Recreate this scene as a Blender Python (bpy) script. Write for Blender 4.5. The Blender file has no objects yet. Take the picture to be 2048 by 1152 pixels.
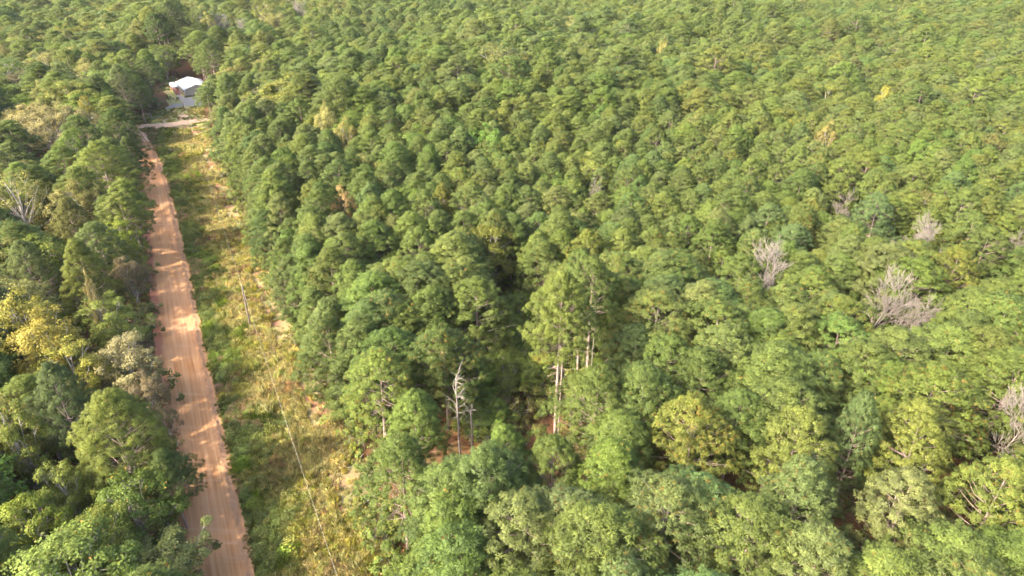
import bpy, math, random
import numpy as np
from mathutils import Vector

random.seed(7)
RNG = np.random.default_rng(11)
R = math.radians
SC = bpy.context.scene

# ------------------------------------------------------------------ camera
CAM_H, PITCH, F = 65.0, 29.0, 1365.0          # metres, degrees below level, focal length in photo pixels
cam_d = bpy.data.cameras.new('camera')
cam = bpy.data.objects.new('camera', cam_d)
SC.collection.objects.link(cam)
cam.location = (0, 0, CAM_H)
cam.rotation_euler = (R(90 - PITCH), 0, 0)
cam_d.sensor_width = 36.0
cam_d.lens = 36.0 * F / 2048
cam_d.clip_start = 0.5
cam_d.clip_end = 5000
SC.camera = cam

# ------------------------------------------------------------------ light
SUN_AZ, SUN_EL = 33.0, 38.0                   # where the light travels to (from +X towards +Y), and elevation
LD = Vector((math.cos(R(SUN_EL)) * math.cos(R(SUN_AZ)), math.cos(R(SUN_EL)) * math.sin(R(SUN_AZ)), -math.sin(R(SUN_EL))))
world = bpy.data.worlds.new('World')
SC.world = world
world.use_nodes = True
wn = world.node_tree
sky = wn.nodes.new('ShaderNodeTexSky')
sky.sky_type = 'NISHITA'
sky.sun_disc = False
sky.sun_elevation = R(SUN_EL)
sky.sun_rotation = math.atan2(-LD.x, -LD.y)
sky.air_density = 0.8
sky.dust_density = 4.0
sky.ozone_density = 0.3
bg = wn.nodes['Background']
wn.links.new(sky.outputs[0], bg.inputs[0])
bg.inputs[1].default_value = 0.15
sun_d = bpy.data.lights.new('sun', 'SUN')
sun_d.energy = 2.05
sun_d.angle = R(0.55)
sun_d.color = (1.0, 0.92, 0.78)
sun = bpy.data.objects.new('sun', sun_d)
sun.rotation_euler = LD.to_track_quat('-Z', 'Y').to_euler()
sun.location = (-60, -40, 120)
SC.collection.objects.link(sun)
SC.view_settings.view_transform = 'Standard'
SC.view_settings.look = 'None'
SC.view_settings.exposure = 2.85
SC.view_settings.gamma = 1.0
SC.render.use_motion_blur = False
SC.cycles.use_denoising = True

# ------------------------------------------------------------------ geometry of the view
SP, CP = math.sin(R(PITCH)), math.cos(R(PITCH))

def gz(x, y):
    """height of the land: almost level, rolling a little away from the road"""
    x = np.asarray(x, float); y = np.asarray(y, float)
    d = np.abs((x + 57.0) + 0.516 * (y - 94.0)) * 0.889     # distance from the road line
    k = np.clip((d - 30) / 80, 0, 1); k = k * k * (3 - 2 * k)
    return k * (1.8 * np.sin(x / 31 + 1.0) * np.cos(y / 43 + .4) + 2.2 * np.sin((x * .6 - y) / 58) + 1.5)

def at(px, py, h=0.0):
    """a point of the place that the photograph shows at pixel px, py when it stands h above the ground"""
    z = 0.0
    for _ in range(5):
        v = (py - 576) / F
        zc = (CAM_H - h - z) / (SP + v * CP)
        x = (px - 1024) / F * zc
        y = zc * (CP - v * SP)
        z = float(gz(x, y))
    return x, y

def project(x, y, z):
    dz = z - CAM_H
    zc = y * CP - dz * SP
    up = y * SP + dz * CP
    return 1024 + F * x / zc, 576 - F * up / zc, zc

# ------------------------------------------------------------------ mesh helpers
class MB:
    """collects arrays of vertices and faces with per-face attributes"""
    def __init__(s):
        s.v = []; s.f = []; s.n = 0; s.t = []; s.m = []; s.q = []
    def add(s, verts, faces, tone=None, mat=0, puff=None):
        verts = np.asarray(verts, np.float32).reshape(-1, 3); faces = np.asarray(faces, np.int64)
        s.v.append(verts); s.f.append(faces + s.n); s.n += len(verts)
        nf = len(faces)
        s.t.append(np.broadcast_to(np.asarray(0.5 if tone is None else tone, np.float32), (nf,)).copy())
        s.m.append(np.full(nf, mat, np.int32))
        s.q.append(np.zeros((nf, 3), np.float32) if puff is None else np.asarray(puff, np.float32))
    def join(s, o, mat=None):
        off = s.n
        for a in o.v: s.v.append(a)
        for a in o.f: s.f.append(a + off)
        s.n += o.n
        s.t += o.t; s.q += o.q
        s.m += [a if mat is None else np.full(len(a), mat, np.int32) for a in o.m]
    def tube(s, pts, rad, sides=5, tone=None, mat=0):
        P = np.asarray(pts, float); n = len(P)
        rad = np.broadcast_to(np.asarray(rad, float), (n,))
        T = np.gradient(P, axis=0); T /= np.linalg.norm(T, axis=1)[:, None] + 1e-9
        ref = np.where(np.abs(T[:, 2:3]) > .9, np.array([[1., 0, 0]]), np.array([[0, 0, 1.]]))
        A = np.cross(T, ref); A /= np.linalg.norm(A, axis=1)[:, None] + 1e-9
        B = np.cross(T, A)
        an = np.arange(sides) * 2 * math.pi / sides
        V = P[:, None] + rad[:, None, None] * (A[:, None] * np.cos(an)[None, :, None] + B[:, None] * np.sin(an)[None, :, None])
        i = np.arange(n - 1)[:, None] * sides; j = np.arange(sides)[None]; k = (j + 1) % sides
        Fq = np.stack([i + j, i + k, i + sides + k, i + sides + j], -1).reshape(-1, 4)
        s.add(V.reshape(-1, 3), Fq, tone, mat)
    def box(s, c, size, rot=0.0, mat=0):
        x, y, z = [q / 2 for q in size]
        V = np.array([[a * x, b * y, c_ * z] for a in (-1, 1) for b in (-1, 1) for c_ in (-1, 1)], float)
        ca, sa = math.cos(rot), math.sin(rot)
        V = np.stack([V[:, 0] * ca - V[:, 1] * sa, V[:, 0] * sa + V[:, 1] * ca, V[:, 2]], 1) + np.array(c)
        s.add(V, [[0, 1, 3, 2], [4, 6, 7, 5], [0, 4, 5, 1], [2, 3, 7, 6], [0, 2, 6, 4], [1, 5, 7, 3]], None, mat)
    def mesh(s, name, mats, smooth=False):
        me = bpy.data.meshes.new(name)
        V = np.concatenate(s.v) if s.v else np.zeros((0, 3), np.float32)
        tot = np.concatenate([np.full(len(f), f.shape[1], np.int32) for f in s.f])
        idx = np.concatenate([f.ravel() for f in s.f]).astype(np.int32)
        me.vertices.add(len(V)); me.vertices.foreach_set('co', V.ravel().astype(np.float32))
        me.loops.add(len(idx)); me.loops.foreach_set('vertex_index', idx)
        st = np.concatenate([[0], np.cumsum(tot)[:-1]]).astype(np.int32)
        me.polygons.add(len(tot)); me.polygons.foreach_set('loop_start', st)
        for m in mats: me.materials.append(m)
        me.polygons.foreach_set('material_index', np.concatenate(s.m))
        if smooth: me.polygons.foreach_set('use_smooth', np.ones(len(tot), bool))
        a = me.attributes.new('tone', 'FLOAT', 'FACE')
        a.data.foreach_set('value', np.concatenate(s.t))
        if any(np.any(a) for a in s.q):
            a = me.attributes.new('puff', 'FLOAT_VECTOR', 'FACE')
            a.data.foreach_set('vector', np.concatenate(s.q).ravel())
        me.update(calc_edges=True)
        return me

COL = SC.collection

def link(name, mesh, parent=None, loc=(0, 0, 0)):
    o = bpy.data.objects.new(name, mesh)
    o.location = loc
    if parent is not None: o.parent = parent
    COL.objects.link(o)
    return o

def tag(o, label=None, cat=None, group=None, kind=None):
    if label: o['label'] = label
    if cat: o['category'] = cat
    if group: o['group'] = group
    if kind: o['kind'] = kind
    return o

def empty(name, loc, rz=0.0):
    o = bpy.data.objects.new(name, None)
    o.empty_display_size = 0.5
    o.location = loc; o.rotation_euler = (0, 0, rz)
    COL.objects.link(o)
    return o

# ------------------------------------------------------------------ materials
class NT:
    def __init__(s, name):
        s.m = bpy.data.materials.new(name); s.m.use_nodes = True
        s.t = s.m.node_tree; s.p = s.t.nodes['Principled BSDF']; s.out = s.t.nodes['Material Output']
    def n(s, typ, **kw):
        o = s.t.nodes.new(typ)
        for k, v in kw.items(): setattr(o, k, v)
        return o
    def l(s, a, b): s.t.links.new(a, b)
    def noise(s, vec, scale, detail=4, rough=.55):
        o = s.n('ShaderNodeTexNoise'); o.inputs['Scale'].default_value = scale
        o.inputs['Detail'].default_value = detail; o.inputs['Roughness'].default_value = rough
        if vec is not None: s.l(vec, o.inputs['Vector'])
        return o.outputs['Fac']
    def ramp(s, fac, stops):
        o = s.n('ShaderNodeValToRGB'); e = o.color_ramp.elements
        e[0].position, e[0].color = stops[0][0], (*stops[0][1], 1)
        e[1].position, e[1].color = stops[-1][0], (*stops[-1][1], 1)
        for p_, c in stops[1:-1]:
            q = e.new(p_); q.color = (*c, 1)
        s.l(fac, o.inputs[0]); return o.outputs[0]
    def mix(s, fac, a, b, mode='MIX'):
        o = s.n('ShaderNodeMix', data_type='RGBA', blend_type=mode)
        for src, i in ((fac, 0), (a, 6), (b, 7)):
            if isinstance(src, (int, float)): o.inputs[i].default_value = src
            elif isinstance(src, tuple): o.inputs[i].default_value = (*src, 1)
            else: s.l(src, o.inputs[i])
        return o.outputs[2]
    def math(s, op, a, b=0.0, clamp=False):
        o = s.n('ShaderNodeMath', operation=op, use_clamp=clamp)
        for i, q in enumerate((a, b)):
            if isinstance(q, (int, float)): o.inputs[i].default_value = q
            else: s.l(q, o.inputs[i])
        return o.outputs[0]
    def attr(s, name, typ='GEOMETRY'):
        return s.n('ShaderNodeAttribute', attribute_name=name, attribute_type=typ)
    def bump(s, h, dist, strength=1.0):
        o = s.n('ShaderNodeBump'); o.inputs['Distance'].default_value = dist
        o.inputs['Strength'].default_value = strength
        s.l(h, o.inputs['Height']); s.l(o.outputs[0], s.p.inputs['Normal'])
    def base(s, c, rough=.85, spec=.2):
        if isinstance(c, tuple): s.p.inputs['Base Color'].default_value = (*c, 1)
        else: s.l(c, s.p.inputs['Base Color'])
        s.p.inputs['Roughness'].default_value = rough
        s.p.inputs['Specular IOR Level'].default_value = spec

def foliage_mat(name, dry_lo, dry_col, trans=.3, spec=.3, lo=.62, hi=1.4, soft=0.0):
    """leaf or needle material: the tree's own tint, varied from clump to clump; tone above dry_lo is faded foliage"""
    m = NT(name)
    tint = m.attr('tint', 'INSTANCER').outputs['Color']
    tone = m.attr('tone').outputs['Fac']
    g = m.math('ADD', m.math('MULTIPLY', tone, hi - lo), lo)
    comb = m.n('ShaderNodeCombineColor'); [m.l(g, comb.inputs[i]) for i in range(3)]
    c = m.mix(1.0, tint, comb.outputs[0], 'MULTIPLY')
    warm = m.mix(m.math('MULTIPLY', tone, .35), c, m.mix(1.0, c, (1.35, 1.08, .55), 'MULTIPLY'))
    dry = m.math('GREATER_THAN', tone, dry_lo)
    c = m.mix(dry, warm, dry_col)
    m.base(c, .55, spec)
    if soft > 0:      # needles of one tuft catch the light together
        vt = m.n('ShaderNodeVectorTransform', vector_type='NORMAL', convert_from='OBJECT', convert_to='WORLD')
        m.l(m.attr('puff').outputs['Vector'], vt.inputs[0])
        ge = m.n('ShaderNodeNewGeometry')
        mxn = m.n('ShaderNodeMix', data_type='VECTOR'); mxn.inputs[0].default_value = soft
        m.l(ge.outputs['Normal'], mxn.inputs[4]); m.l(vt.outputs[0], mxn.inputs[5])
        nn = m.n('ShaderNodeVectorMath', operation='NORMALIZE'); m.l(mxn.outputs[1], nn.inputs[0])
        m.l(nn.outputs[0], m.p.inputs['Normal'])
    tr = m.n('ShaderNodeBsdfTranslucent'); m.l(m.mix(1.0, c, (1.25, 1.2, .6), 'MULTIPLY'), tr.inputs['Color'])
    mx = m.n('ShaderNodeMixShader'); mx.inputs[0].default_value = trans
    m.l(m.p.outputs[0], mx.inputs[1]); m.l(tr.outputs[0], mx.inputs[2]); m.l(mx.outputs[0], m.out.inputs[0])
    return m.m

def bark_mat(name, a, b, scale=6.0):
    m = NT(name)
    tc = m.n('ShaderNodeTexCoord'); mp = m.n('ShaderNodeMapping'); mp.inputs['Scale'].default_value = (1, 1, .25)
    m.l(tc.outputs['Object'], mp.inputs[0])
    f = m.noise(mp.outputs[0], scale, 5, .7)
    m.base(m.ramp(f, [(.3, a), (.7, b)]), .9, .1)
    m.bump(f, .05)
    return m.m

M = {}
M['needles'] = foliage_mat('pine_needles', 1.5, (.30, .17, .04), .27, .12, .6, 1.45, .75)
M['leaves'] = foliage_mat('leaves', 1.5, (.35, .2, .05), .34, .12, .55, 1.5, .5)
M['grass'] = foliage_mat('grass_blades', 1.5, (.4, .3, .1), .3, .1, .65, 1.35)
M['pine_bark'] = bark_mat('pine_bark', (.13, .085, .06), (.40, .31, .26))
M['bark'] = bark_mat('grey_bark', (.16, .13, .1), (.48, .44, .38))
M['dead_wood'] = bark_mat('dead_wood', (.12, .10, .082), (.28, .24, .20))

# ------------------------------------------------------------------ trees
def unit(v): return v / (np.linalg.norm(v, axis=-1, keepdims=True) + 1e-9)

def blades(mb, P, D, n, L, W, spread, rng, tone, mat=0, tonejit=.12, out=None):
    """n thin needles fanning out of every point in P around direction D"""
    k = len(P)
    d = unit(D[:, None] * (1 - spread) + unit(rng.normal(size=(k, n, 3))) * spread)
    side = unit(np.cross(d, rng.normal(size=(k, n, 3))))
    ln = (L * rng.uniform(.75, 1.2, (k, n, 1)))
    b0 = P[:, None] + d * ln * .12
    A = b0 - side * W / 2; B = b0 + side * W / 2
    C_ = P[:, None] + d * ln + np.array([0, 0, .0])
    m1 = P[:, None] + d * ln * .6
    V = np.stack([A, m1 - side * W * .55, C_, m1 + side * W * .55], 2).reshape(-1, 3)
    Fq = np.arange(k * n * 4).reshape(-1, 4)
    t = np.clip(np.repeat(tone, n) + rng.normal(0, tonejit, k * n), 0, 1)
    t = np.where(np.repeat(tone, n) > 1.4, 2.0, t)
    pf = unit(d * .8 + (D if out is None else out)[:, None] * .9)
    mb.add(V, Fq, t, mat, pf.reshape(-1, 3))

def pine(seed, H=17, rad=4.4, cb=.45, nb=40, ntuft=1900, nbl=18, L=.34, W=.07, dry=.05, loose=0.0, lean=.3, flat=.0, wood=True, dead=6, csize=.62):
    rng = np.random.default_rng(seed)
    cr, tr = MB(), MB()
    zz = np.linspace(0, H * .95, 9)
    ph = rng.uniform(0, 6.28)
    cx = lean * np.sin(zz / H * 2.2 + ph) - lean * math.sin(ph); cy = lean * np.cos(zz / H * 1.7 + ph) - lean * math.cos(ph)
    r0 = .011 * H + .02
    tr.tube(np.stack([cx, cy, zz], 1), r0 * (1 - .88 * (zz / H) ** 1.2), 7)
    # clumps of needle tufts at the branch ends, spread through an uneven dome
    cone = rng.choice([.1, .35, .6])
    ncl = int(ntuft / (5.5 if nbl > 12 else 4))
    g = (np.arange(ncl) + .5) / ncl
    u = 1 - (1 - g) ** 1.0                       # 0 crown base .. 1 top
    u = np.clip(u ** .85 + rng.normal(0, .04, ncl), 0, 1)
    az = np.arange(ncl) * 2.39996 + rng.normal(0, .25, ncl)
    prof = np.interp(u, [0, .12, .3, .5, .7, .85, .95, 1], [.80, .97, 1.0, .88, .68, .45, .24, .06 + flat * .3])
    prof = prof * (1 - cone) + cone * np.clip(1.12 - u * 1.02, 0, 1)
    nl = rng.integers(5, 8)
    lob_a = rng.uniform(0, 6.28, nl * 3); lob_u = rng.uniform(.05, .95, nl * 3); lob_s = rng.uniform(-.42, .34, nl * 3)
    lob = 1 + sum(lob_s[k] * np.exp(-((np.angle(np.exp(1j * (az - lob_a[k]))) / .55) ** 2 + ((u - lob_u[k]) / .16) ** 2)) for k in range(nl * 3))
    depth = 1.08 - np.abs(rng.normal(0, .11 + .12 * loose, ncl)) - .20 * (.5 + .5 * np.sin(az * rng.integers(3, 6) + u * 19 + ph)) * (1 - .5 * u)
    inn = rng.random(ncl) < .22; depth[inn] *= rng.uniform(.45, .8, inn.sum())
    rr_ = rad * prof * lob * depth
    z = H * (cb + (.985 - cb) * u) + rng.normal(0, .15, ncl) + .5 * (lob - 1) * H * .2 * u
    ox = np.interp(z, zz, cx); oy = np.interp(z, zz, cy)
    h = np.stack([np.cos(az), np.sin(az), 0 * az], 1)
    CC = np.stack([ox, oy, z], 1) + h * rr_[:, None]
    if wood:
        el = R(8) + R(42) * u
        drop = rr_ * np.tan(el)
        bz = np.clip(z - drop, H * cb * .9, H * .94)
        nbz = nb
        sel = rng.permutation(ncl)[:min(ncl, nbz * 3)]
        for j, q in enumerate(sel):
            b = np.array([np.interp(bz[q], zz, cx), np.interp(bz[q], zz, cy), bz[q]]); e = CC[q]
            mid = b * .5 + e * .5 + np.array([0, 0, -.07 * rr_[q]]) + rng.normal(0, .12, 3)
            if j < nbz: tr.tube(np.stack([b, mid, e]), [.02 + .011 * rr_[q], .018 + .006 * rr_[q], .012], 4)
            else: tr.tube(np.stack([mid, e]), [.026, .01], 3)
    ct = rng.uniform(.22, .78, ncl)
    cs = csize * rng.uniform(.75, 1.3, ncl)
    w = np.arange(ntuft) % ncl; jj = np.arange(ntuft) // ncl; kk = ntuft / ncl
    zt = 1 - (jj + .5 + rng.uniform(-.3, .3, ntuft)) / kk * 1.45; at_ = jj * 2.39996 + (w * 1.7) + rng.normal(0, .25, ntuft)
    ht = np.sqrt(np.clip(1 - zt * zt, 0, 1))
    q_ = unit(np.stack([np.cos(at_) * ht, np.sin(at_) * ht, zt], 1) + h[w] * .35)
    rr = q_ * (1 - np.abs(rng.normal(0, .18, (ntuft, 1)))) * cs[w][:, None] * np.array([1.1, 1.1, .62])
    P = CC[w] + rr
    D = unit(h[w] * .45 + np.array([0, 0, .75]) + unit(rr) * .7)
    T = np.clip(ct[w] + rng.normal(0, .12, ntuft), 0, 1)
    c = 30
    top = np.array([cx[-1], cy[-1], H * .96])
    rr = rng.normal(0, .42, (c, 3)) * [1, 1, .8]
    P = np.concatenate([P, top + rr]); D = np.concatenate([D, unit(rr + [0, 0, .8])]); T = np.concatenate([T, rng.uniform(.3, .8, c)])
    OUT = unit(np.stack([P[:, 0], P[:, 1], (P[:, 2] - H * (cb + .3 * (1 - cb))) * .8], 1)) * .5
    OUT[:ntuft] += unit(P[:ntuft] - CC[w]) * .95
    blades(cr, P, D, nbl, L, W, .72, rng, T, tonejit=.06, out=OUT)
    if dry > 0:       # older needles turning ochre below the tufts
        k = rng.random(len(P)) < dry * 2.0 * (.35 + (np.sin(P[:, 0] * 1.1 + ph) > .1))
        blades(cr, P[k] - D[k] * .12 + h[rng.integers(0, ncl, k.sum())] * .05, D[k] * .4 + unit(rng.normal(size=(k.sum(), 3))), max(5, nbl // 2), L * .75, W, .6, rng, np.full(k.sum(), 2.0))
    if wood:          # dead stubs below the crown
        for q in range(dead):
            a = rng.uniform(0, 6.28); zq = H * rng.uniform(cb * .45, cb * 1.02); l2 = rng.uniform(.6, 2.4)
            b = np.array([np.interp(zq, zz, cx), np.interp(zq, zz, cy), zq])
            e = b + [math.cos(a) * l2, math.sin(a) * l2, rng.uniform(-.3, .5)]
            tr.tube(np.stack([b, (b + e) / 2 + rng.normal(0, .08, 3), e]), [.045, .03, .01], 4, 1.0)
    return cr, tr

def leaves(mb, P, N, size, rng, tone, asp=.62, mat=0, puff=None):
    k = len(P)
    n = unit(N); a = unit(np.cross(n, rng.normal(size=(k, 3)))); b = np.cross(n, a)
    s = (size * rng.uniform(.65, 1.25, (k, 1)))
    droop = n * s * -.12
    V = np.stack([P - a * s * .5 + droop, P - b * s * .5 * asp, P + a * s * .5 + droop, P + b * s * .5 * asp], 1).reshape(-1, 3)
    mb.add(V, np.arange(k * 4).reshape(-1, 4), tone, mat, n if puff is None else puff)

def broad(seed, H=14, rad=4.5, cb=.25, clumps=60, per=230, size=.26, open_=0.0, cl=1.25, flat=.0, dry=.03, limbs=9, r0=None):
    rng = np.random.default_rng(seed)
    cr, tr = MB(), MB()
    z0 = H * cb; hc = (H - z0)
    fork = H * (cb * .8 + .08)
    r0 = r0 or .014 * H + .04
    tr.tube([[0, 0, 0], [rng.normal(0, .12), rng.normal(0, .12), fork * .5], [rng.normal(0, .25), rng.normal(0, .25), fork],
             [rng.normal(0, .4), rng.normal(0, .4), z0 + hc * .45], [rng.normal(0, .5), rng.normal(0, .5), z0 + hc * .8]], [r0, r0 * .85, r0 * .75, r0 * .45, r0 * .15], 7)
    # clump centres over an uneven ellipsoid
    g = np.arange(clumps) + .5
    u = 1 - 1.55 * g / clumps
    th = g * 2.39996 + rng.normal(0, .3, clumps)
    ph = rng.uniform(0, 6.28)
    rr = np.sqrt(np.clip(1 - u * u, 0, 1)) * (1 + .18 * np.sin(th * 2 + ph) + .12 * np.sin(th * 5 + u * 4))
    inner = rng.uniform(.72, 1.0, clumps); inner[rng.random(clumps) < .25] *= .6
    zc = z0 + hc * .42 + u * hc * (.5 if not flat else .5 - .1 * flat) * inner
    C_ = np.stack([np.cos(th) * rr * (rad - cl * .6) * inner, np.sin(th) * rr * (rad - cl * .6) * inner, zc], 1)
    C_ += rng.normal(0, .3, C_.shape)
    keep = rng.random(clumps) > open_ * .35
    C_ = C_[keep]
    # limbs
    order = rng.permutation(len(C_))[:max(limbs, int(len(C_) * .7))]
    for j, q in enumerate(order):
        z1 = fork * .9 + rng.uniform(0, .45) * (C_[q, 2] - fork)
        b = np.array([0, 0, max(z1, H * .1)]); e = C_[q]
        mid = b * .45 + e * .55 + np.array([0, 0, -.08 * np.linalg.norm(e - b)]) + rng.normal(0, .2, 3)
        rb = r0 * rng.uniform(.25, .5) if j < limbs else r0 * .14
        tr.tube(np.stack([b, b * .7 + mid * .3 + rng.normal(0, .1, 3), mid, e]), [rb, rb * .8, rb * .55, .02], 5)
        for _ in range(3):
            e2 = e + unit(rng.normal(size=3)) * cl * .8
            tr.tube(np.stack([mid * .3 + e * .7, e2]), [.03, .01], 3)
    PT, NT_, TT, PF = [], [], [], []
    cen = np.array([0, 0, z0 + hc * .4])
    for c in C_:
        n = int(per * rng.uniform(.6, 1.3))
        r_ = cl * rng.uniform(.7, 1.25)
        d = unit(rng.normal(size=(n, 3))); out = unit(c - cen)
        # sub-clusters give ragged outlines
        ns = 9; sub = unit(rng.normal(size=(ns, 3)) + out * .8 + [0, 0, .4]) * r_ * .72
        w = rng.integers(0, ns, n)
        p = c + sub[w] + d * rng.uniform(.2, 1, (n, 1)) ** .6 * r_ * (.48 + .1 * open_) * [1, 1, .75]
        PF.append(unit(unit(p - c) + out * .5 + sub[w] / r_ * .4)); PT.append(p); NT_.append(unit(d) * .6 + [0, 0, .7] + out * .3 + rng.normal(0, .45, (n, 3)))
        st = rng.uniform(.2, .8, ns)
        TT.append(np.clip(st[w] + rng.normal(0, .15, n), 0, 1))
    P = np.concatenate(PT); N = np.concatenate(NT_); T = np.concatenate(TT)
    T[rng.random(len(T)) < dry] = 2.0
    leaves(cr, P, N, size, rng, T, puff=np.concatenate(PF))
    return cr, tr

def bare(seed, H=14, spread=.55, levels=5, r0=.2, first=.35, up=.25, nb=3, twig=.022, stubs=0):
    """leafless tree: recursive forking"""
    rng = np.random.default_rng(seed)
    tr, tw = MB(), MB()
    def grow(p, d, L_, r, lv):
        n = 4
        pts = [p]
        q = p; dd = d
        for _ in range(n - 1):
            dd = unit(dd + rng.normal(0, .13, 3) + np.array([0, 0, up * .12])); q = q + dd * L_ / (n - 1); pts.append(q)
        r1 = max(twig * .6, r * .62)
        (tr if lv < 2 else tw).tube(np.stack(pts), np.linspace(r, r1, n), 6 if lv < 2 else 3)
        if lv >= levels: return
        kids = nb + (1 if rng.random() < .5 else 0)
        for k in range(kids):
            t = rng.uniform(.35, 1) if k else 1.0
            i = min(int(t * (n - 1)), n - 2); f = t * (n - 1) - i
            b = pts[i] * (1 - f) + pts[i + 1] * f
            side = unit(np.cross(dd, rng.normal(size=3)))
            nd = unit(dd * (1 - spread) + side * spread * rng.uniform(.7, 1.3) + np.array([0, 0, up * .5]))
            grow(b, nd if k else unit(dd + side * .25), L_ * rng.uniform(.55, .8), max(twig, r1 * (.55 if k else .8)), lv + 1)
    grow(np.zeros(3), np.array([.02, .01, 1.]), H * first, r0, 0)
    V = np.concatenate(tr.v + tw.v); s = H / V[:, 2].max()
    for b in (tr, tw): b.v = [a * np.array([s, s, s], np.float32) for a in b.v]
    return tw, tr

def snag(seed, H=14, r0=.16, n=22, reach=1.2, top=True):
    """dead standing stem with short broken branches"""
    rng = np.random.default_rng(seed)
    tr, tw = MB(), MB()
    z = np.linspace(0, H, 7)
    x = np.cumsum(rng.normal(0, .06, 7)); y = np.cumsum(rng.normal(0, .06, 7))
    P = np.stack([x, y, z], 1); P[0] = 0
    tr.tube(P, r0 * np.linspace(1, .38, 7), 7)
    for k in range(n):
        t = rng.uniform(.45, 1) if k > 3 else 1.0
        b = np.array([np.interp(t * H, z, x), np.interp(t * H, z, y), t * H])
        a = rng.uniform(0, 6.28); l = reach * rng.uniform(.3, 1.2)
        e = b + np.array([math.cos(a) * l, math.sin(a) * l, l * rng.uniform(.2, 1.2)])
        tw.tube(np.stack([b, (b + e) / 2 + rng.normal(0, .08, 3), e]), [.05, .035, .012], 4)
        for _ in range(2):
            e2 = (b + e) / 2 + (e - b) * .3 + rng.normal(0, .35, 3)
            tw.tube(np.stack([(b + e) / 2, e2]), [.025, .01], 3)
    return tw, tr

FOL = {'pine': 'needles', 'broad': 'leaves', 'bare': 'dead_wood', 'snag': 'dead_wood'}
WOOD = {'pine': 'pine_bark', 'broad': 'bark', 'bare': 'dead_wood', 'snag': 'dead_wood'}
VAR = {}       # key -> dict(crown mesh, trunk mesh, joined mesh, H, rad, kind)
def variant(key, kind, H, rad, cr, tr):
    f, w = M[FOL[kind]], M[WOOD[kind]]
    j = MB(); j.join(cr, 0); j.join(tr, 1)
    VAR[key] = dict(kind=kind, H=H, rad=rad, crown=cr.mesh(key + '_crown', [f]), trunk=tr.mesh(key + '_trunk', [w], True), all=j.mesh(key, [f, w]))

NEAR = []
for i in range(10):
    H = 17.0; rd = [4.3, 4.7, 4.0, 4.9, 4.4, 4.1, 4.6, 3.8, 4.5, 4.2][i]
    c, t = pine(100 + i, H, rd, [.40, .43, .5, .38, .44, .5, .36, .42, .46, .4][i], 40, 1400, 34, L=.31, W=.04, dry=[.01, .06, .02, .16, .03, .04, .01, .08, .02, .24][i], loose=(i % 4) * .3, csize=[.44, .50, .40, .46][i % 4])
    variant(f'pine{i}', 'pine', H, rd, c, t); NEAR.append(f'pine{i}')
EDGE = []
for i in range(4):
    c, t = pine(140 + i, 13.0, 3.7, .14, 40, 1300, 32, L=.3, W=.042, csize=.42, dry=.02 + .05 * (i == 2), flat=.3)
    variant(f'edgepine{i}', 'pine', 13.0, 3.7, c, t); EDGE.append(f'edgepine{i}')
FARP = []
for i in range(7):
    rd = [4.3, 4.7, 4.0, 4.8, 4.4, 4.1, 4.6][i]
    c, t = pine(160 + i, 17.0, rd, [.4, .45, .48, .36, .44, .5, .38][i], 30, 780, 12, L=.42, W=.11, dry=.02, wood=False, csize=.55)
    variant(f'farpine{i}', 'pine', 17.0, rd, c, t); FARP.append(f'farpine{i}')
c, t = pine(190, 27.0, 5.6, .58, 60, 2500, 32, L=.33, W=.04, csize=.46, dry=.01, loose=.8, dead=26); variant('tallpine', 'pine', 27.0, 5.6, c, t)
c, t = pine(191, 24.0, 4.6, .60, 40, 1500, 32, L=.33, W=.042, csize=.46, dry=.01, loose=.6, dead=20); variant('tallpine2', 'pine', 24.0, 4.6, c, t)
c, t = pine(192, 22.0, 6.6, .34, 70, 2300, 34, L=.35, W=.04, dry=.03, loose=1.0, dead=12, csize=.5); variant('openpine', 'pine', 22.0, 6.6, c, t)
c, t = pine(193, 19.0, 6.2, .25, 70, 2400, 34, L=.35, W=.04, dry=.04, loose=.8, dead=4, csize=.5); variant('openpine2', 'pine', 19.0, 6.2, c, t)
BROAD = []
for i in range(5):
    c, t = broad(200 + i, 14.0, 4.6, [.22, .3, .15, .28, .2][i], 62, 240, .25, open_=[.1, .5, .2, .7, .3][i], cl=[1.3, 1.1, 1.25, 1.05, 1.2][i], dry=.01)
    variant(f'broad{i}', 'broad', 14.0, 4.6, c, t); BROAD.append(f'broad{i}')
FARB = []
for i in range(3):
    c, t = broad(230 + i, 14.0, 4.6, .2, 46, 90, .46, open_=.2, cl=1.35, dry=.01)
    variant(f'farbroad{i}', 'broad', 14.0, 4.6, c, t); FARB.append(f'farbroad{i}')
c, t = broad(240, 15.0, 11.5, .25, 170, 200, .36, open_=.1, cl=1.7, dry=.0, limbs=16, r0=.45); variant('oak', 'broad', 15.0, 11.5, c, t)
c, t = broad(241, 18.0, 7.5, .2, 95, 130, .3, open_=1.3, cl=1.5, dry=.04, limbs=18, r0=.36); variant('openbroad', 'broad', 18.0, 7.5, c, t)
c, t = broad(242, 17.0, 3.2, .12, 60, 230, .24, open_=.5, cl=.95, dry=.02, limbs=14); variant('slimbroad', 'broad', 17.0, 3.2, c, t)
SHRUB = []
for i in range(4):
    c, t = broad(250 + i, 2.6, 1.5, .08, 16, 120, .17, open_=.4, cl=.5, dry=.02, limbs=6, r0=.04)
    variant(f'shrub{i}', 'broad', 2.6, 1.5, c, t); SHRUB.append(f'shrub{i}')
c, t = bare(300, 15.5, .5, 6, .15, .2, .3, 3, .016); variant('bare0', 'bare', 15.5, 4.0, c, t)
c, t = bare(301, 15.0, .42, 6, .13, .22, .42, 3, .015); variant('bare1', 'bare', 15.0, 3.0, c, t)
c, t = bare(302, 12.0, .55, 5, .10, .3, .3, 3, .02); variant('bare2', 'bare', 12.0, 2.5, c, t)
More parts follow.
